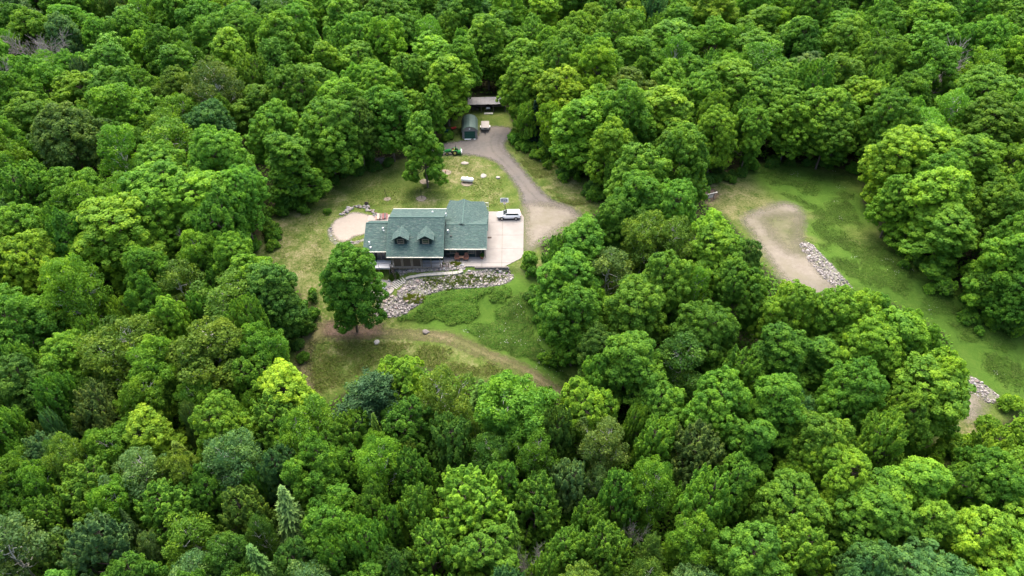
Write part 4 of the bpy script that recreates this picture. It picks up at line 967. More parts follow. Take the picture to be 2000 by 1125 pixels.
# dormers
for xc in (-20.3, -15.75):
    rp = lambda y: 2.6+.641*(y-98.6)
    dm = W_().add([(xc-1.05, 100.75, 3.5), (xc+1.05, 100.75, 3.5), (xc+1.05, 100.75, 5.15), (xc, 100.75, 5.75), (xc-1.05, 100.75, 5.15), (xc-1.05, 102.9, 4.6), (xc+1.05, 102.9, 4.6), (xc+1.05, 102.9, 5.15), (xc, 103.6, 5.75), (xc-1.05, 102.9, 5.15)],
        [(0, 1, 2, 3, 4), (9, 8, 7, 6, 5), (1, 6, 7, 2), (0, 4, 9, 5), (2, 7, 8, 3), (3, 8, 9, 4), (0, 5, 6, 1)]).build('dormer', M['siding'], house)
    for s in (-1, 1):
        q = [(xc, 100.35, 5.92), (xc+s*1.5, 100.35, 5.0), (xc+s*1.5, 102.35, 5.0), (xc, 103.85, 5.92+(.002 if s > 0 else 0))]
        if s > 0: q = q[::-1]
        W_().slab(q[::-1] if False else q, .1).build('roof', M['shingle'], dm)
    W_().tube((xc, 100.36, 5.9), (xc, 103.7, 5.9), .09, .09, 5).build('ridge_cap', M['ridge'], dm)
    f = W_().box(xc-.62, xc+.62, 100.66, 100.748, 4.98, 5.1).box(xc-.62, xc+.62, 100.66, 100.748, 4.02, 4.14).box(xc-.62, xc-.5, 100.66, 100.748, 4.14, 4.98).box(xc+.5, xc+.62, 100.66, 100.748, 4.14, 4.98).build('window', M['trim_brown'], dm)
    W_().box(xc-.5, xc+.5, 100.7, 100.747, 4.14, 4.98).build('pane', M['glass'], dm); W_().box(xc-.5, xc+.5, 100.68, 100.699, 4.52, 4.6).build('mullion', M['trim_brown'], dm)
# screened porch
W_().box(-22.3, -12.9, 98.95, 100.98, -.16, 0).build('porch_floor', M['grey_deck'], house)
W_().box(-22.32, -12.88, 98.87, 98.945, -.26, .02).build('porch_beam', M['trim_brown'], house)
px_x = lambda p: (p-1000)/10.72
W_().box(-22.3, -12.9, 98.98, 99.1, 2.3, 2.52).build('porch_header', M['brown_wood'], house)
for a, b in ((766.5, 782.5), (785, 801.5), (804, 820.5)):
    xa, xb = px_x(a), px_x(b)
    p = W_().box(xa, xb, 98.99, 99.07, .05, .17).box(xa, xb, 98.99, 99.07, 2.16, 2.28).box(xa, xa+.12, 98.99, 99.07, .17, 2.16).box(xb-.12, xb, 98.99, 99.07, .17, 2.16).build('screen_panel', M['trim_brown'], house)
    W_().box(xa+.12, xb-.12, 99.02, 99.04, .17, 2.16).build('mesh_screen', M['screen'], p)
for p in (764.6, 783.8, 802.8, 822.5, 840.5, 858.5):
    xx = px_x(p); zg = float(terr(xx, 99.0))-.3
    W_().box(xx-.07, xx+.07, 98.96, 99.1, .0, 2.5).build('porch_post', M['trim_brown'], house); W_().box(xx-.07, xx+.07, 98.96, 99.1, zg, -.27).build('porch_post', M['brown_wood'], house)
for a, b in ((823.6, 839.6), (841.6, 857.6)):
    r_ = W_().box(px_x(a), px_x(b), 98.99, 99.05, .88, .95).box(px_x(a), px_x(b), 98.99, 99.05, .12, .18)
    xx = px_x(a)+.12
    while xx < px_x(b): r_.box(xx, xx+.03, 99.0, 99.04, .18, .88); xx += .14
    r_.build('railing', M['brown_wood'], house)
# porch steps railing beside the front patio
st = W_()
for s in range(4): st.box(-12.85+.32*s, -12.53+.32*s, 99.0, 100.3, -.3, .07-.02*s-.0)
W_().box(-12.86, -12.7, 98.98, 99.08, -.2, 1.1).box(-11.75, -11.65, 98.98, 99.08, -.4, .95).tube((-12.8, 99.03, 1.05), (-11.7, 99.03, .9), .05).tube((-12.8, 99.03, .5), (-11.7, 99.03, .35), .04).tube((-12.7, 99.03, .15), (-11.7, 99.03, .05), .04).build('stair_railing', M['brown_wood'], house)
# open deck at the left end
dk = W_().box(-26.7, -22.5, 98.8, 101.1, -.16, 0).build('deck', M['grey_deck'], house)
W_().box(-26.72, -22.48, 98.72, 98.795, -.3, .02).build('fascia', M['grey_deck'], dk)
for xx in (-26.5, -24.6, -22.7): W_().box(xx-.08, xx+.08, 98.85, 99.0, float(terr(xx, 99))-.4, -.17).build('deck_post', M['brown_wood'], house)
rl = W_().box(-26.7, -22.5, 98.84, 98.88, .92, .97)
for xx in (-26.68, -24.6, -22.56): rl.box(xx, xx+.05, 98.83, 98.89, 0, .92)
rl.build('railing', M['black'], house)
W_().add([(-22.3, 98.7, 0), (-21.3, 98.7, 0), (-21.3, 96.6, -2.0), (-22.3, 96.6, -2.0), (-22.3, 98.7, -.2), (-21.3, 98.7, -.2), (-21.3, 96.6, -2.2), (-22.3, 96.6, -2.2)],
   [(0, 1, 2, 3), (7, 6, 5, 4), (0, 4, 5, 1), (1, 5, 6, 2), (2, 6, 7, 3), (3, 7, 4, 0)])
W_().tube((-22.35, 98.75, -.05), (-21.5, 97.9, -2.2), .08).tube((-22.25, 98.75, .9), (-21.4, 97.9, -1.2), .04).tube((-21.45, 97.9, -2.4), (-21.4, 97.9, -1.2), .05).tube((-22.3, 98.75, -.3), (-22.3, 98.75, .9), .05).build('stair_stringer', M['brown_wood'], house)
# white balustrades at the rear corners
for xa, xb, yy in ((-12.75, -11.95, 116.6), (-5.6, -4.75, 116.6)):
    r_ = W_().box(xa, xb, yy, yy+.06, 2.55, 2.63).box(xa, xb, yy, yy+.06, 1.65, 1.73)
    for q in range(5): r_.box(xa+(xb-xa-.06)*q/4, xa+(xb-xa-.06)*q/4+.06, yy+.005, yy+.055, -.3 if q in (0, 4) else 1.73, 2.55)
    r_.build('balustrade', M['white'], house)
# vents on the roofs
def vent(px, py, r=.11, h=.45, mat='white', pl=None):
    dx, dy, dz = (float(v) for v in ray(px, py))
    y0, z0, sl = pl; t = (CAM_H-z0+sl*y0)/(sl*dy-dz); p = (dx*t, dy*t, CAM_H+dz*t)
    W_().tube((p[0], p[1], p[2]-.25), (p[0], p[1], p[2]+h), r, r*.85, 8).tube((p[0], p[1], p[2]+h), (p[0], p[1], p[2]+h+.08), r*1.35, r*1.2, 8).build('roof_vent', M[mat], house)
fm = (98.6, 2.6, .641); fl = (100.4, 2.5, .45); fg = (101.2, 2.5, .3615); rm = (105.2, 6.83, -.286)
vent(748.5, 449, .13, .45, 'white', fl); vent(750, 452, .09, .2, 'white', fl); vent(722, 477, .12, .5, 'white', fl); vent(724, 485, .13, .25, 'white', fl)
vent(875, 454, .13, .5, 'white', fg); vent(881, 462, .12, .15, 'black', fg); vent(845, 416, .11, .3, 'white', rm); vent(871, 420, .1, .35, 'white', rm)
W_().box(-4.62, -3.9, 105.2, 105.45, 2.0, 2.25).build('gutter_pipe', M['brown_wood'], house)  # dark box for the gutter pipe beside the garage
W_().tube((-4.95, 101.3, 2.4), (-4.95, 101.75, .1), .05).build('downspout', M['siding'], house)

# ------------------------------------------------------------------ white car
def make_car(loc, rz):
    c = tag(empty('parked_car', loc, rz), 'white sport utility car parked at the top of the concrete drive', 'car')
    white = NT('car_paint').set(.35, 0, .35); white.base((.88, .88, .87)); white.b.inputs['Coat Weight'].default_value = .15; wm = white.m
    st = [(-2.36, .74, .55, .9, .8), (-2.26, .88, .42, 1.02, .86), (-1.5, .935, .36, 1.07, .86), (-.3, .94, .33, 1.05, .86), (.9, .94, .33, .98, .86), (1.25, .935, .34, .97, .86), (1.75, .91, .37, .93, .82), (2.15, .84, .42, .88, .8), (2.36, .66, .5, .76, .8)]
    rings = [[(x, -h*.93, zb), (x, -h, zb+.18), (x, -h, zt-.08), (x, -h*tp*1.08, zt+.03), (x, -h*.4, zt+.06), (x, h*.4, zt+.06), (x, h*tp*1.08, zt+.03), (x, h, zt-.08), (x, h, zb+.18), (x, h*.93, zb)] for x, h, zb, zt, tp in st]
    body = MB().loft(rings).build('body', wm, c, smooth=True)
    MB().loft([[(x, -h*.96, zb-.06), (x, -h*1.012, zb+.0), (x, -h*1.012, zb+.14), (x, h*1.012, zb+.14), (x, h*1.012, zb), (x, h*.96, zb-.06)] for x, h, zb, zt, tp in st]).build('lower_cladding', M['black'], c)
    b = [(1.42, -.84), (1.42, .84), (-2.28, .84), (-2.28, -.84)]; t = [(.3, -.68), (.3, .68), (-1.98, .68), (-1.98, -.68)]
    MB().loft([[(x, y, 1.02) for x, y in b], [(x*.99+0, y*.985, 1.3) if False else (x+(X-x)*.5, y+(Y-y)*.5, 1.32) for (x, y), (X, Y) in zip(b, t)], [(x, y, 1.6) for x, y in t]]).build('window', M['glass'], c)
    MB().loft([[(.34, -.72, 1.56), (.34, .72, 1.56), (-2.1, .72, 1.56), (-2.1, -.72, 1.56)], [(.28, -.74, 1.62), (.28, .74, 1.62), (-2.05, .74, 1.62), (-2.05, -.74, 1.62)], [(.1, -.55, 1.71), (.1, .55, 1.71), (-1.85, .55, 1.69), (-1.85, -.55, 1.69)]]).build('roof', wm, c, smooth=True)
    MB().loft([[(1.5, -.88, 1.0), (1.5, .88, 1.0), (-2.3, .88, 1.0), (-2.3, -.88, 1.0)], [(1.22, -.84, 1.14), (1.22, .84, 1.14), (-2.26, .84, 1.16), (-2.26, -.84, 1.16)]]).build('beltline', wm, c)
    p = MB()
    for s in (-1, 1):
        p.tube((1.42, s*.84, 1.0), (.3, s*.69, 1.58), .04, .04, 5); p.tube((-2.24, s*.81, 1.02), (-1.95, s*.63, 1.6), .13, .09, 5); p.tube((-2.0, s*.83, 1.02), (-1.8, s*.645, 1.6), .08, .07, 5)
    p.build('pillar', wm, c)
    for s in (-1, 1):
        MB().tube((-.2, s*.835, 1.02), (-.25, s*.64, 1.6), .035, .035, 4).build('pillar', M['black'], c)
        MB().tube((-1.75, s*.55, 1.74), (.1, s*.55, 1.75), .022, .022, 5).build('roof_rail', M['dark_metal'], c)
        mm = MB().box(.72, .9, min(s*.9, s*1.1), max(s*.9, s*1.1), 1.04, 1.2).build('mirror', wm, c, .03)
        MB().box(2.12, 2.3, min(s*.5, s*.8), max(s*.5, s*.8), .74, .84).build('headlight', M['steel'], c, .02)
        MB().box(-2.4, -2.25, min(s*.55, s*.86), max(s*.55, s*.86), .84, 1.0).build('taillight', simple('tail_red', (.3, .01, .01), .1), c, .02)
        for x in (1.42, -1.42):
            wh = MB().tube((x, s*.72, .36), (x, s*.965, .36), .36, .36, 20).build('wheel', M['black'], c); MB().tube((x, s*.9, .36), (x, s*.975, .36), .23, .21, 14).build('rim', M['steel'], wh)
            ar = MB()
            for q in range(9):
                a0, a1 = math.pi*q/9, math.pi*(q+1)/9; ar.tube((x+.42*math.cos(a0), s*.94, .36+.42*math.sin(a0)), (x+.42*math.cos(a1), s*.94, .36+.42*math.sin(a1)), .045, .045, 4)
            ar.build('wheel_arch', M['black'], c)
    MB().box(2.3, 2.38, -.45, .45, .5, .7).build('grille', M['black'], c); MB().box(-2.395, -2.34, -.25, .25, .66, .78).build('number_plate', M['white'], c)
    return c
cx, cy = plane_at(994, 425.5, .08); make_car((cx, cy, .085), math.pi)

# basketball hoop behind the car
bx, by = plane_at(986.5, 412, 0.0)
hp = tag(empty('basketball_hoop', (bx, by, 0)), 'basketball hoop on a dark pole standing behind the white car', 'basketball hoop')
MB().tube((0, 0, -.2), (0, 0, 2.2), .07, .06).tube((0, 0, 2.2), (-.15, -.7, 2.9), .05, .05).tube((0, 0, 2.0), (-.1, -.7, 3.2), .03, .03).build('pole', M['black'], hp)
bb = MB().box(-.85, .6, -.76, -.72, 2.6, 3.55).build('backboard', simple('clear_board', (.25, .27, .3), .1, 2, .2), hp)
MB().box(-.95, .7, -.79, -.765, 3.46, 3.62).box(-.95, -.8, -.79, -.765, 2.72, 3.46).box(.55, .7, -.79, -.765, 2.72, 3.46).box(-.95, .7, -.79, -.765, 2.58, 2.72).box(-.4, .15, -.785, -.77, 2.85, 2.9).box(-.4, .15, -.785, -.77, 3.2, 3.25).box(-.4, -.35, -.785, -.77, 2.9, 3.2).box(.1, .15, -.785, -.77, 2.9, 3.2).build('board_frame', M['white'], bb)
rm_ = MB(); ne = MB()
for q in range(12):
    a0, a1 = q*math.pi/6, (q+1)*math.pi/6; f = lambda a, r, z: (-.12+r*math.cos(a), -1.02+r*math.sin(a), z)
    rm_.tube(f(a0, .23, 2.75), f(a1, .23, 2.75), .02, .02, 4); ne.tube(f(a0, .23, 2.74), f(a0+.4, .13, 2.32), .02, .02, 3); ne.tube(f(a1, .23, 2.74), f(a1-.4, .13, 2.32), .02, .02, 3)
rm_.build('rim', simple('rim_orange', (.5, .12, .03)), hp); ne.build('net', M['white'], hp)

# propane tank
tx, ty, tz = (float(v) for v in at(913, 356)); tk = tag(empty('gas_tank', (tx, ty, tz), -.16), 'long white gas tank lying on the lawn', 'gas tank')
rings = []
for x, r in ((-1.42, .05), (-1.38, .25), (-1.25, .42), (-1.05, .5), (1.05, .5), (1.25, .42), (1.38, .25), (1.42, .05)): rings.append([(x, r*math.cos(q*.3927), .72+r*math.sin(q*.3927)) for q in range(16)])
MB().loft(rings).build('tank', M['white'], tk, smooth=True); MB().tube((0, 0, 1.18), (0, 0, 1.36), .2, .16, 12).build('valve_dome', M['white'], tk)
for s in (-.85, .85): MB().box(s-.06, s+.06, -.35, .35, -.1, .3).build('foot', M['block'], tk)

# stakes, small lawn things
def pole(px, py, h, r, label, name, cat, lean=.1):
    x, y, z = (float(v) for v in at(px, py)); e = tag(empty(name, (x, y, z)), label, cat)
    MB().tube((0, 0, -.2), (-lean*h, 0, h), r, r*.7, 6).build('stem', M['black'], e)
    t = MB()
    for q in range(7): a = q*2.4; z0 = h*(.55+.06*q); t.tube((-lean*z0, 0, z0), (-lean*z0+.22*math.cos(a), .22*math.sin(a), z0+.18), .012, .006, 3)
    t.build('twig', M['bark'], e)
pole(757, 389, 2.5, .05, 'thin bare sapling in the left pale ring on the lawn', 'sapling', 'sapling', .16)
pole(824, 388, 2.3, .04, 'thin bare sapling in the right pale ring above the roof', 'sapling', 'sapling', .06)
x, y, z = (float(v) for v in at(870, 339)); e = tag(empty('garden_post', (x, y, z)), 'short dark post on bare soil beside the lawn tree', 'post')
MB().tube((0, 0, -.1), (0, 0, .7), .1, .09, 8).build('post', M['brown_wood'], e); MB().tube((0, 0, .7), (0, 0, .82), .15, .03, 8).build('post_cap', simple('cap_red', (.3, .08, .05)), e)
x, y, z = (float(v) for v in at(716, 399)); o = link('tree_stump', BOULD[2], None, None, (x, y, z+.2)); o.scale = (.5, .4, .55); o.color = (.03, .025, .022, 1); tag(o, 'dark charred stump behind the stone rim of the terrace', 'stump')
# lumber stack behind the left wing
x, y, z = (float(v) for v in at(744, 424)); e = tag(empty('lumber_stack', (x, y, z), .12), 'stack of pale and reddish boards beside the main roof', 'boards')
for i, (xx, col) in enumerate(zip((-.9, -.55, -.2, .15, .5, .85, 1.2), ((.3, .17, .13), (.36, .33, .28), (.2, .16, .14), (.16, .12, .12), (.2, .07, .07), (.1, .08, .08), (.19, .08, .08)))):
    MB().box(xx-.15, xx+.15, -1.1, 1.0-.1*(i % 3), .02, .22+.12*(i % 3)).build('board', simple('board_paint', col, .2), e)
x, y, z = (float(v) for v in at(734, 426)); pd = tag(empty('paving', (x, y, z)), kind='structure')
for q, (a, b) in enumerate(((-1.6, -.75), (-.72, .1), (.13, .95), (.98, 1.9), (1.93, 2.9))): MB().box(a, b, -1.3+.25*max(0, 1-q), 1.2-.3*max(0, 1-q), -.3, .09).build('slab', simple('pink_slab', (.29, .235, .21), .1), pd)

# patio chairs and table
def adirondack(loc, rz, label, mat, group):
    c = tag(empty('patio_chair', loc, rz), label, 'chair', group)
    for i in range(5): MB().box(-.28+.115*i, -.18+.115*i, -.3, .28, .36+.0, .39).build('seat_slat', mat, c)
    for i in range(5):
        xx = -.28+.115*i; hh = 1.05-.05*abs(i-2); MB().slab([(xx, .2, .36), (xx+.1, .2, .36), (xx+.1, .52, hh), (xx, .52, hh)], .025).build('back_slat', mat, c)
    for s in (-.33, .33):
        MB().box(s-.05, s+.05, -.36, .36, .58, .61).build('armrest', mat, c); MB().box(s-.03, s+.03, -.34, -.26, 0, .58).build('leg', mat, c); MB().box(s-.03, s+.03, .24, .32, 0, .58).build('leg', mat, c)
    return c
redw = simple('red_brown_wood', (.2, .085, .055), .25, 8)
ax_, ay_ = plane_at(893, 508, .08); adirondack((ax_, ay_, .085), .1, 'reddish brown wooden chair left of the patio table', redw, 'chairs on the front patio').scale = (1.25, 1.25, 1.25)
ax2, ay2 = plane_at(910.5, 508, .08); adirondack((ax2, ay2, .085), -.1, 'reddish brown wooden chair right of the patio table', redw, 'chairs on the front patio').scale = (1.25, 1.25, 1.25)
tx, ty = plane_at(902, 507, .08); tb = tag(empty('patio_table', (tx, ty, .085)), 'small wooden table between two chairs on the front patio', 'table')
for i in range(4): MB().box(-.4+.205*i, -.21+.205*i, -.35, .35, .62, .66).build('top_board', simple('table_wood', (.36, .2, .12), .2, 8), tb)
for sx in (-.33, .33):
    for sy in (-.28, .28): MB().box(sx-.03, sx+.03, sy-.03, sy+.03, 0, .62).build('leg', redw, tb)
px_, py_ = plane_at(941.5, 505, .08); pl = tag(empty('planter', (px_, py_, .085)), 'terracotta plant pot at the right end of the front wall', 'plant pot')
MB().loft([[(r*math.cos(q*.5236), r*math.sin(q*.5236), z) for q in range(12)] for r, z in ((.2, 0), (.3, .4), (.33, .42), (.33, .48), (.28, .48))]).build('pot', simple('terracotta', (.32, .13, .08)), pl)
lf = link('foliage', KINDS['shrub'][0][1], None, pl, (0, 0, .4)); lf.scale = (.22, .22, .25); lf.color = (.05, .12, .02, 1)
gx, gy = plane_at(876, 502, .08); gr = tag(empty('grill', (gx, gy, .085)), 'dark square grill beside the porch stair railing', 'grill')
MB().box(-.3, .3, -.25, .25, .15, .8).build('cabinet', M['black'], gr, .02); MB().loft([[(-.32, -.28, .8), (.32, -.28, .8), (.32, .28, .8), (-.32, .28, .8)], [(-.28, -.2, .98), (.28, -.2, .98), (.28, .24, .98), (-.28, .24, .98)]]).build('lid', M['dark_metal'], gr)
for s in (-.24, .24): MB().tube((s, -.2, .07), (s, .2, .07), .07, .07, 8).build('wheel', M['black'], gr)
greym = simple('grey_blue_paint', (.2, .22, .24), .15)
for q, (a, b, rz, wh) in enumerate(((743, 560, 2.6, 'nearer the house'), (741, 569, .6, 'nearer the lawn'), (751, 565, -1.2, 'beside the garden steps'))):
    xx, yy = plane_at(a, b, pz); adirondack((xx, yy, pz+.003), rz, 'grey chair on the round patio '+wh, greym, 'chairs on the round patio')

# ------------------------------------------------------------------ arched shed, shelter, trailer, tractor
SX, SY, SZ = -10.1, 148.8, float(terr(-10.1, 150)); sh = tag(empty('garden_shed', (SX, SY, SZ), .05), 'grey shed with green barrel roof and dark green roll-up door', 'shed')
prof = [(-1.95, 1.75), (-1.75, 2.3), (-1.35, 2.8), (-.7, 3.15), (0, 3.28), (.7, 3.15), (1.35, 2.8), (1.75, 2.3), (1.95, 1.75)]
grey_s = siding('grey_siding', (.22, .2, .19))
v = [(x, 0, z) for x, z in [(-1.8, -.2), (1.8, -.2)]+[(x*.92, z-.1) for x, z in prof[::-1]]]; n = len(v)
MB().add(v+[(x, 6.2, z) for x, _, z in v], [tuple(range(n)), tuple(range(2*n-1, n-1, -1))]+[(i, (i+1) % n, (i+1) % n+n, i+n) for i in range(n)]).build('wall', grey_s, sh)
for i in range(len(prof)-1):
    (a, b), (c, d) = prof[i], prof[i+1]; f = 1.03
    MB().slab([(a*f, -.25, b), (c*f, -.25, d), (c*f, 6.45, d), (a*f, 6.45, b)], .07).build('roof_panel', simple('green_metal', (.075, .115, .098), .15, 2, .45, .2), sh)
dg = simple('door_green', (.015, .07, .05), .15)
sd_ = tag(empty('roll_up_door', (0, 0, 0)), None); sd_.parent = sh; bpy.data.objects.remove(sd_)
ps = [MB().box(-1.3, 1.3, -.06, -.004, .06+.48*i, .52+.48*i).build('door_panel', dg, sh, .01) for i in range(4)]
MB().box(-1.45, -1.31, -.08, -.003, 0, 2.1).box(1.31, 1.45, -.08, -.003, 0, 2.1).box(-1.45, 1.45, -.08, -.003, 2.0, 2.12).build('door_trim', grey_s, sh)
MB().box(-1.35, 1.35, -.5, -.01, -.1, .05).build('threshold', M['white'], sh); MB().tube((0, -.1, 2.55), (0, -.002, 2.55), .16, .16, 10).build('lamp', M['white'], sh)

HX, HY = -6.4, 164.0; HZ = float(terr(HX, HY)); op = tag(empty('open_shelter', (HX, HY, HZ), .06), 'long open shelter with grey metal roof at the wood edge', 'shelter')
for i in range(9): MB().slab([(-4.9+1.1*i, -1.2, 2.3), (-3.82+1.1*i, -1.2, 2.3), (-3.82+1.1*i, 2.2, 2.75), (-4.9+1.1*i, 2.2, 2.75)], .06).build('roof_sheet', simple('grey_metal', (.17, .17, .178), .12, 1.5, .4, .3), op)
for xx in (-4.6, -1.5, 1.6, 4.6):
    MB().box(xx-.08, xx+.08, -1.0, -.84, -.3, 2.24).build('post', M['brown_wood'], op); MB().box(xx-.08, xx+.08, 1.9, 2.06, -.3, 2.6).build('post', M['brown_wood'], op)
MB().box(-4.7, 4.7, 2.08, 2.14, -.2, 2.6).build('back_wall', M['brown_wood'], op)
fw = tag(empty('pale_ramp', (HX+.4, HY-1.6, float(terr(HX, HY-1.6)))), 'pale flat ramp lying in front of the open shelter', 'ramp')
for i in range(4): MB().box(-1.1+.56*i, -.56+.56*i, -.6, .3, .05, .16).build('board', simple('pale_board', (.52, .5, .42), .1), fw)
mc = tag(empty('utility_cart', (HX+.3, HY+.6, float(terr(HX, HY+.6))), -1.6), 'dark utility cart parked under the open shelter roof', 'cart')
MB().box(-1.1, 1.1, -.6, .6, .35, .75).build('body', M['dark_metal'], mc, .06); MB().box(-.3, .2, -.55, .55, .75, 1.05).build('seat', M['black'], mc, .05); MB().loft([[(.3, -.55, .75), (1.1, -.5, .75), (1.1, .5, .75), (.3, .55, .75)], [(.5, -.45, 1.0), (1.0, -.4, .95), (1.0, .4, .95), (.5, .45, 1.0)]]).build('hood', M['white'], mc)
for sx in (-.75, .75):
    for sy in (-.62, .62): MB().tube((sx, sy-.1, .3), (sx, sy+.1, .3), .3, .3, 12).build('wheel', M['black'], mc)
for q, xx in enumerate((-3.6, -2.7)):
    e = tag(empty('firewood_stack', (HX+xx, HY+.5, float(terr(HX+xx, HY)))), ('leftmost' if q == 0 else 'right hand')+' dark firewood stack under the open shelter', 'firewood', 'firewood under the shelter')
    for i in range(5):
        for j in range(4): MB().tube((-.3+.16*i, -.25, .1+.17*j), (-.3+.16*i, .25, .1+.17*j), .08, .08, 6).build('log', M['bark'], e)

tx, ty, tz = (float(v) for v in at(948, 259)); tr = tag(empty('camping_trailer', (tx, ty, tz), .04), 'folded pale grey trailer with spare wheel beside the shed', 'trailer')
pg = simple('trailer_cover', (.3, .275, .255), .12, 1.5)
MB().loft([[(-.95, .5, .45), (.95, .5, .45), (.95, 3.9, .45), (-.95, 3.9, .45)], [(-1.0, .3, .7), (1.0, .3, .7), (1.0, 4.0, .7), (-1.0, 4.0, .7)], [(-1.0, .3, 1.0), (1.0, .3, 1.0), (1.0, 4.0, 1.0), (-1.0, 4.0, 1.0)]]).build('body', simple('trailer_paint', (.36, .35, .33), .12), tr, .03)
MB().loft([[(-1.03, .25, 1.0), (1.03, .25, 1.0), (1.03, 4.05, 1.0), (-1.03, 4.05, 1.0)], [(-.92, .4, 1.18), (.92, .4, 1.18), (.92, 3.9, 1.18), (-.92, 3.9, 1.18)]]).build('cover', pg, tr, .03)
MB().tube((-.8, .4, .5), (0, -.9, .5), .05).tube((.8, .4, .5), (0, -.9, .5), .05).tube((0, -.9, .5), (0, -1.2, .5), .06).tube((0, -.8, .5), (0, -.8, .0), .04).build('tongue', M['black'], tr)
sp = MB().tube((0, .05, .98), (0, .14, 1.12), .36, .36, 18).build('spare_wheel', M['black'], tr); MB().tube((0, .02, 1.03), (0, .12, 1.15), .19, .17, 14).build('rim', M['steel'], sp)
for s in (-1, 1):
    MB().tube((s*.98, 2.0, .33), (s*1.18, 2.0, .33), .33, .33, 16).build('wheel', M['black'], tr); MB().box(min(s*1.0, s*1.25), max(s*1.0, s*1.25), 1.5, 2.5, .66, .72).build('fender', M['white'], tr, .02)

qx, qy, qz = (float(v) for v in at(884, 301)); tc = tag(empty('green_tractor', (qx, qy, qz+.04), math.pi+.06), 'green tractor with yellow wheels parked on the gravel by the shed', 'tractor')
gm = simple('tractor_green', (.012, .16, .03), .12, 4, .35, 0, .5); ym = simple('wheel_yellow', (.62, .5, .12), .1)
MB().loft([[(.3, -.35, .6), (.3, .35, .6), (.3, .35, 1.2), (.3, -.35, 1.2)], [(1.3, -.33, .6), (1.3, .33, .6), (1.3, .3, 1.12), (1.3, -.3, 1.12)], [(1.85, -.28, .62), (1.85, .28, .62), (1.85, .24, .95), (1.85, -.24, .95)]]).build('hood', gm, tc, .04)
MB().box(-.75, .35, -.25, .25, .45, .75).build('chassis', M['black'], tc); st_ = MB().box(-.45, .0, -.25, .25, .82, .95).box(-.52, -.42, -.25, .25, .95, 1.35).build('seat', ym, tc, .03)
MB().tube((.2, 0, 1.1), (.05, 0, 1.35), .03).tube((.03, 0, 1.33), (.07, 0, 1.37), .18, .18, 10).build('steering_wheel', M['black'], tc)
for s in (-1, 1):
    w1 = MB().tube((-.55, s*.45, .6), (-.55, s*.8, .6), .6, .6, 18).build('rear_wheel', M['black'], tc); MB().tube((-.55, s*.7, .6), (-.55, s*.82, .6), .34, .3, 14).build('rim', ym, w1)
    w2 = MB().tube((1.25, s*.45, .36), (1.25, s*.68, .36), .36, .36, 16).build('front_wheel', M['black'], tc); MB().tube((1.25, s*.6, .36), (1.25, s*.7, .36), .2, .18, 12).build('rim', ym, w2)
    MB().box(-1.0, -.1, min(s*.45, s*.78), max(s*.45, s*.78), 1.18, 1.24).build('fender', gm, tc, .02); MB().tube((.9, s*.42, .95), (2.3, s*.42, .55), .05).build('loader_arm', gm, tc)
MB().tube((-.8, -.5, .8), (-.8, -.5, 2.3), .05).tube((-.8, .5, .8), (-.8, .5, 2.3), .05).tube((-.8, -.5, 2.3), (-.8, .5, 2.3), .05).build('roll_bar', M['black'], tc)
MB().loft([[(2.2, -.75, .1), (2.2, .75, .1), (2.25, .75, .7), (2.25, -.75, .7)], [(2.75, -.75, .08), (2.75, .75, .08), (2.3, .75, .68), (2.3, -.75, .68)]]).build('bucket', M['dark_metal'], tc)
MB().tube((-.9, 0, .5), (-1.6, 0, .5), .06).build('hitch', M['black'], tc)
sx_, sy_, sz_ = (float(v) for v in at(899, 301)); sb = tag(empty('rear_attachment', (sx_, sy_, sz_+.04), .05), 'green implement with a white end panel right behind the tractor', 'implement')
MB().box(-.9, .0, -.55, .55, .25, .8).build('housing', gm, sb, .05); MB().loft([[(0, -.85, .1), (0, .85, .1), (0, .85, 1.2), (0, -.85, 1.2)], [(.22, -.8, .12), (.22, .8, .12), (.22, .8, 1.15), (.22, -.8, 1.15)]]).build('drum', gm, sb)
MB().loft([[(.22, .82*math.cos(a), .68+.5*math.sin(a)) for a in [q*.5236 for q in range(12)]], [(.42, .7*math.cos(a), .68+.4*math.sin(a)) for a in [q*.5236 for q in range(12)]]]).build('end_panel', M['white'], sb)
MB().tube((-.5, -.1, .8), (-.6, -.1, 1.5), .14, .1, 10).build('chute', gm, sb)

# odds and ends beside the shed
x, y, z = (float(v) for v in at(886, 255)); wb = tag(empty('wheelbarrow', (x, y, z), .5), 'red wheelbarrow standing left of the shed', 'wheelbarrow')
MB().loft([[(-.4, -.25, .4), (.4, -.22, .4), (.4, .22, .4), (-.4, .25, .4)], [(-.65, -.42, .78), (.75, -.38, .78), (.75, .38, .78), (-.65, .42, .78)]]).build('tray', simple('barrow_red', (.38, .03, .025), .2), wb)
MB().tube((1.0, -.28, .2), (-1.2, -.34, .65), .03).tube((1.0, .28, .2), (-1.2, .34, .65), .03).tube((-.4, -.3, .48), (-.45, -.3, 0), .03).tube((-.4, .3, .48), (-.45, .3, 0), .03).build('frame', M['black'], wb); MB().tube((.95, -.06, .2), (.95, .06, .2), .2, .2, 14).build('wheel', M['black'], wb)
x, y, z = (float(v) for v in at(872, 262)); gb = tag(empty('storage_bin', (x, y, z)), 'green storage bin among the trunks left of the shed', 'bin')
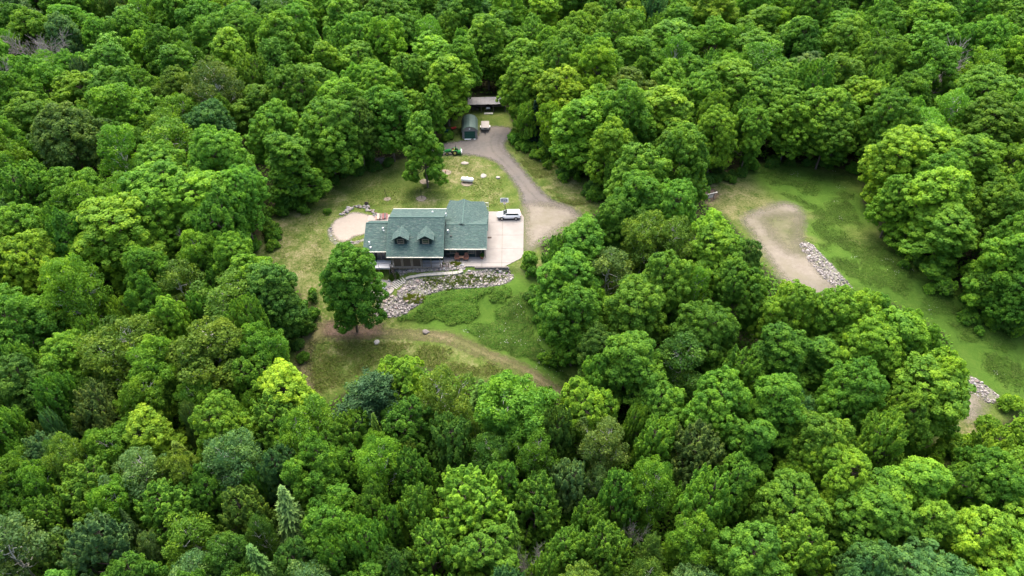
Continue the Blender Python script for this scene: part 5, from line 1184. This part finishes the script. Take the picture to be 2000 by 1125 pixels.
MB().loft([[(-.5, -.4, 0), (.5, -.4, 0), (.5, .4, 0), (-.5, .4, 0)], [(-.6, -.48, 1.0), (.6, -.48, 1.0), (.6, .48, 1.0), (-.6, .48, 1.0)]]).build('bin_body', simple('bin_green', (.02, .12, .07), .15), gb, .03); MB().box(-.64, .64, -.52, .52, 1.0, 1.08).build('lid', simple('lid_green', (.015, .08, .05)), gb, .02)
# brush piles
def brush(px, py, label, n, seed, L=2.2):
    x, y, z = (float(v) for v in at(px, py)); g = rng(seed); e = tag(empty('brush_pile', (x, y, z)), label, 'brush pile'); segs = []
    for i in range(n):
        p = np.array([g.normal()*.9, g.normal()*.6, .1+abs(g.normal())*.35]); a = g.normal()*.5+.3; d = np.array([math.cos(a), math.sin(a), g.normal()*.16]); l = L*g.uniform(.5, 1.2)
        segs.append((p-d*l/2, p+d*l/2, .05*g.uniform(.4, 1.3), .02))
    me = seg_mesh('sticks', segs, 5); link('sticks', me, M['grey_bark'], e)
    for i in range(3): MB().tube((-1.4, .5*i-.5, .14), (1.3, .6*i-.6, .16), .14, .11, 8).build('log', M['grey_bark'], e)
brush(1066, 290, 'pile of grey branches beside the driveway verge', 110, 61, 2.6)
brush(748, 316, 'pile of grey branches at the wood edge behind the lawn', 80, 62)
# framed board on the roadside
x, y, z = (float(v) for v in at(1387, 390)); fb = tag(empty('framed_board', (x, y, z), .38), 'small pale framed board under a white rail at the roadside', 'sign board')
for s in (-.75, .75): MB().box(s-.07, s+.07, -.07, .07, -.3, 1.5).build('post', M['brown_wood'], fb)
MB().tube((-1.3, 0, 1.5), (1.3, 0, 1.5), .09, .09, 8).build('rail', M['cream'], fb); MB().box(-.6, .6, -.03, .03, .45, 1.25).build('panel', simple('pale_panel', (.48, .42, .38), .15), fb); MB().box(-.66, .66, -.04, .04, 1.25, 1.32).box(-.66, .66, -.04, .04, .38, .45).build('panel_frame', M['brown_wood'], fb)
for s in (-1.3, 1.3): MB().box(s-.12, s+.12, -.12, .12, 1.4, 1.62).build('rail_end', M['cream'], fb)
# pale trunks standing alone at the wood edge are part of their trees; a fallen log
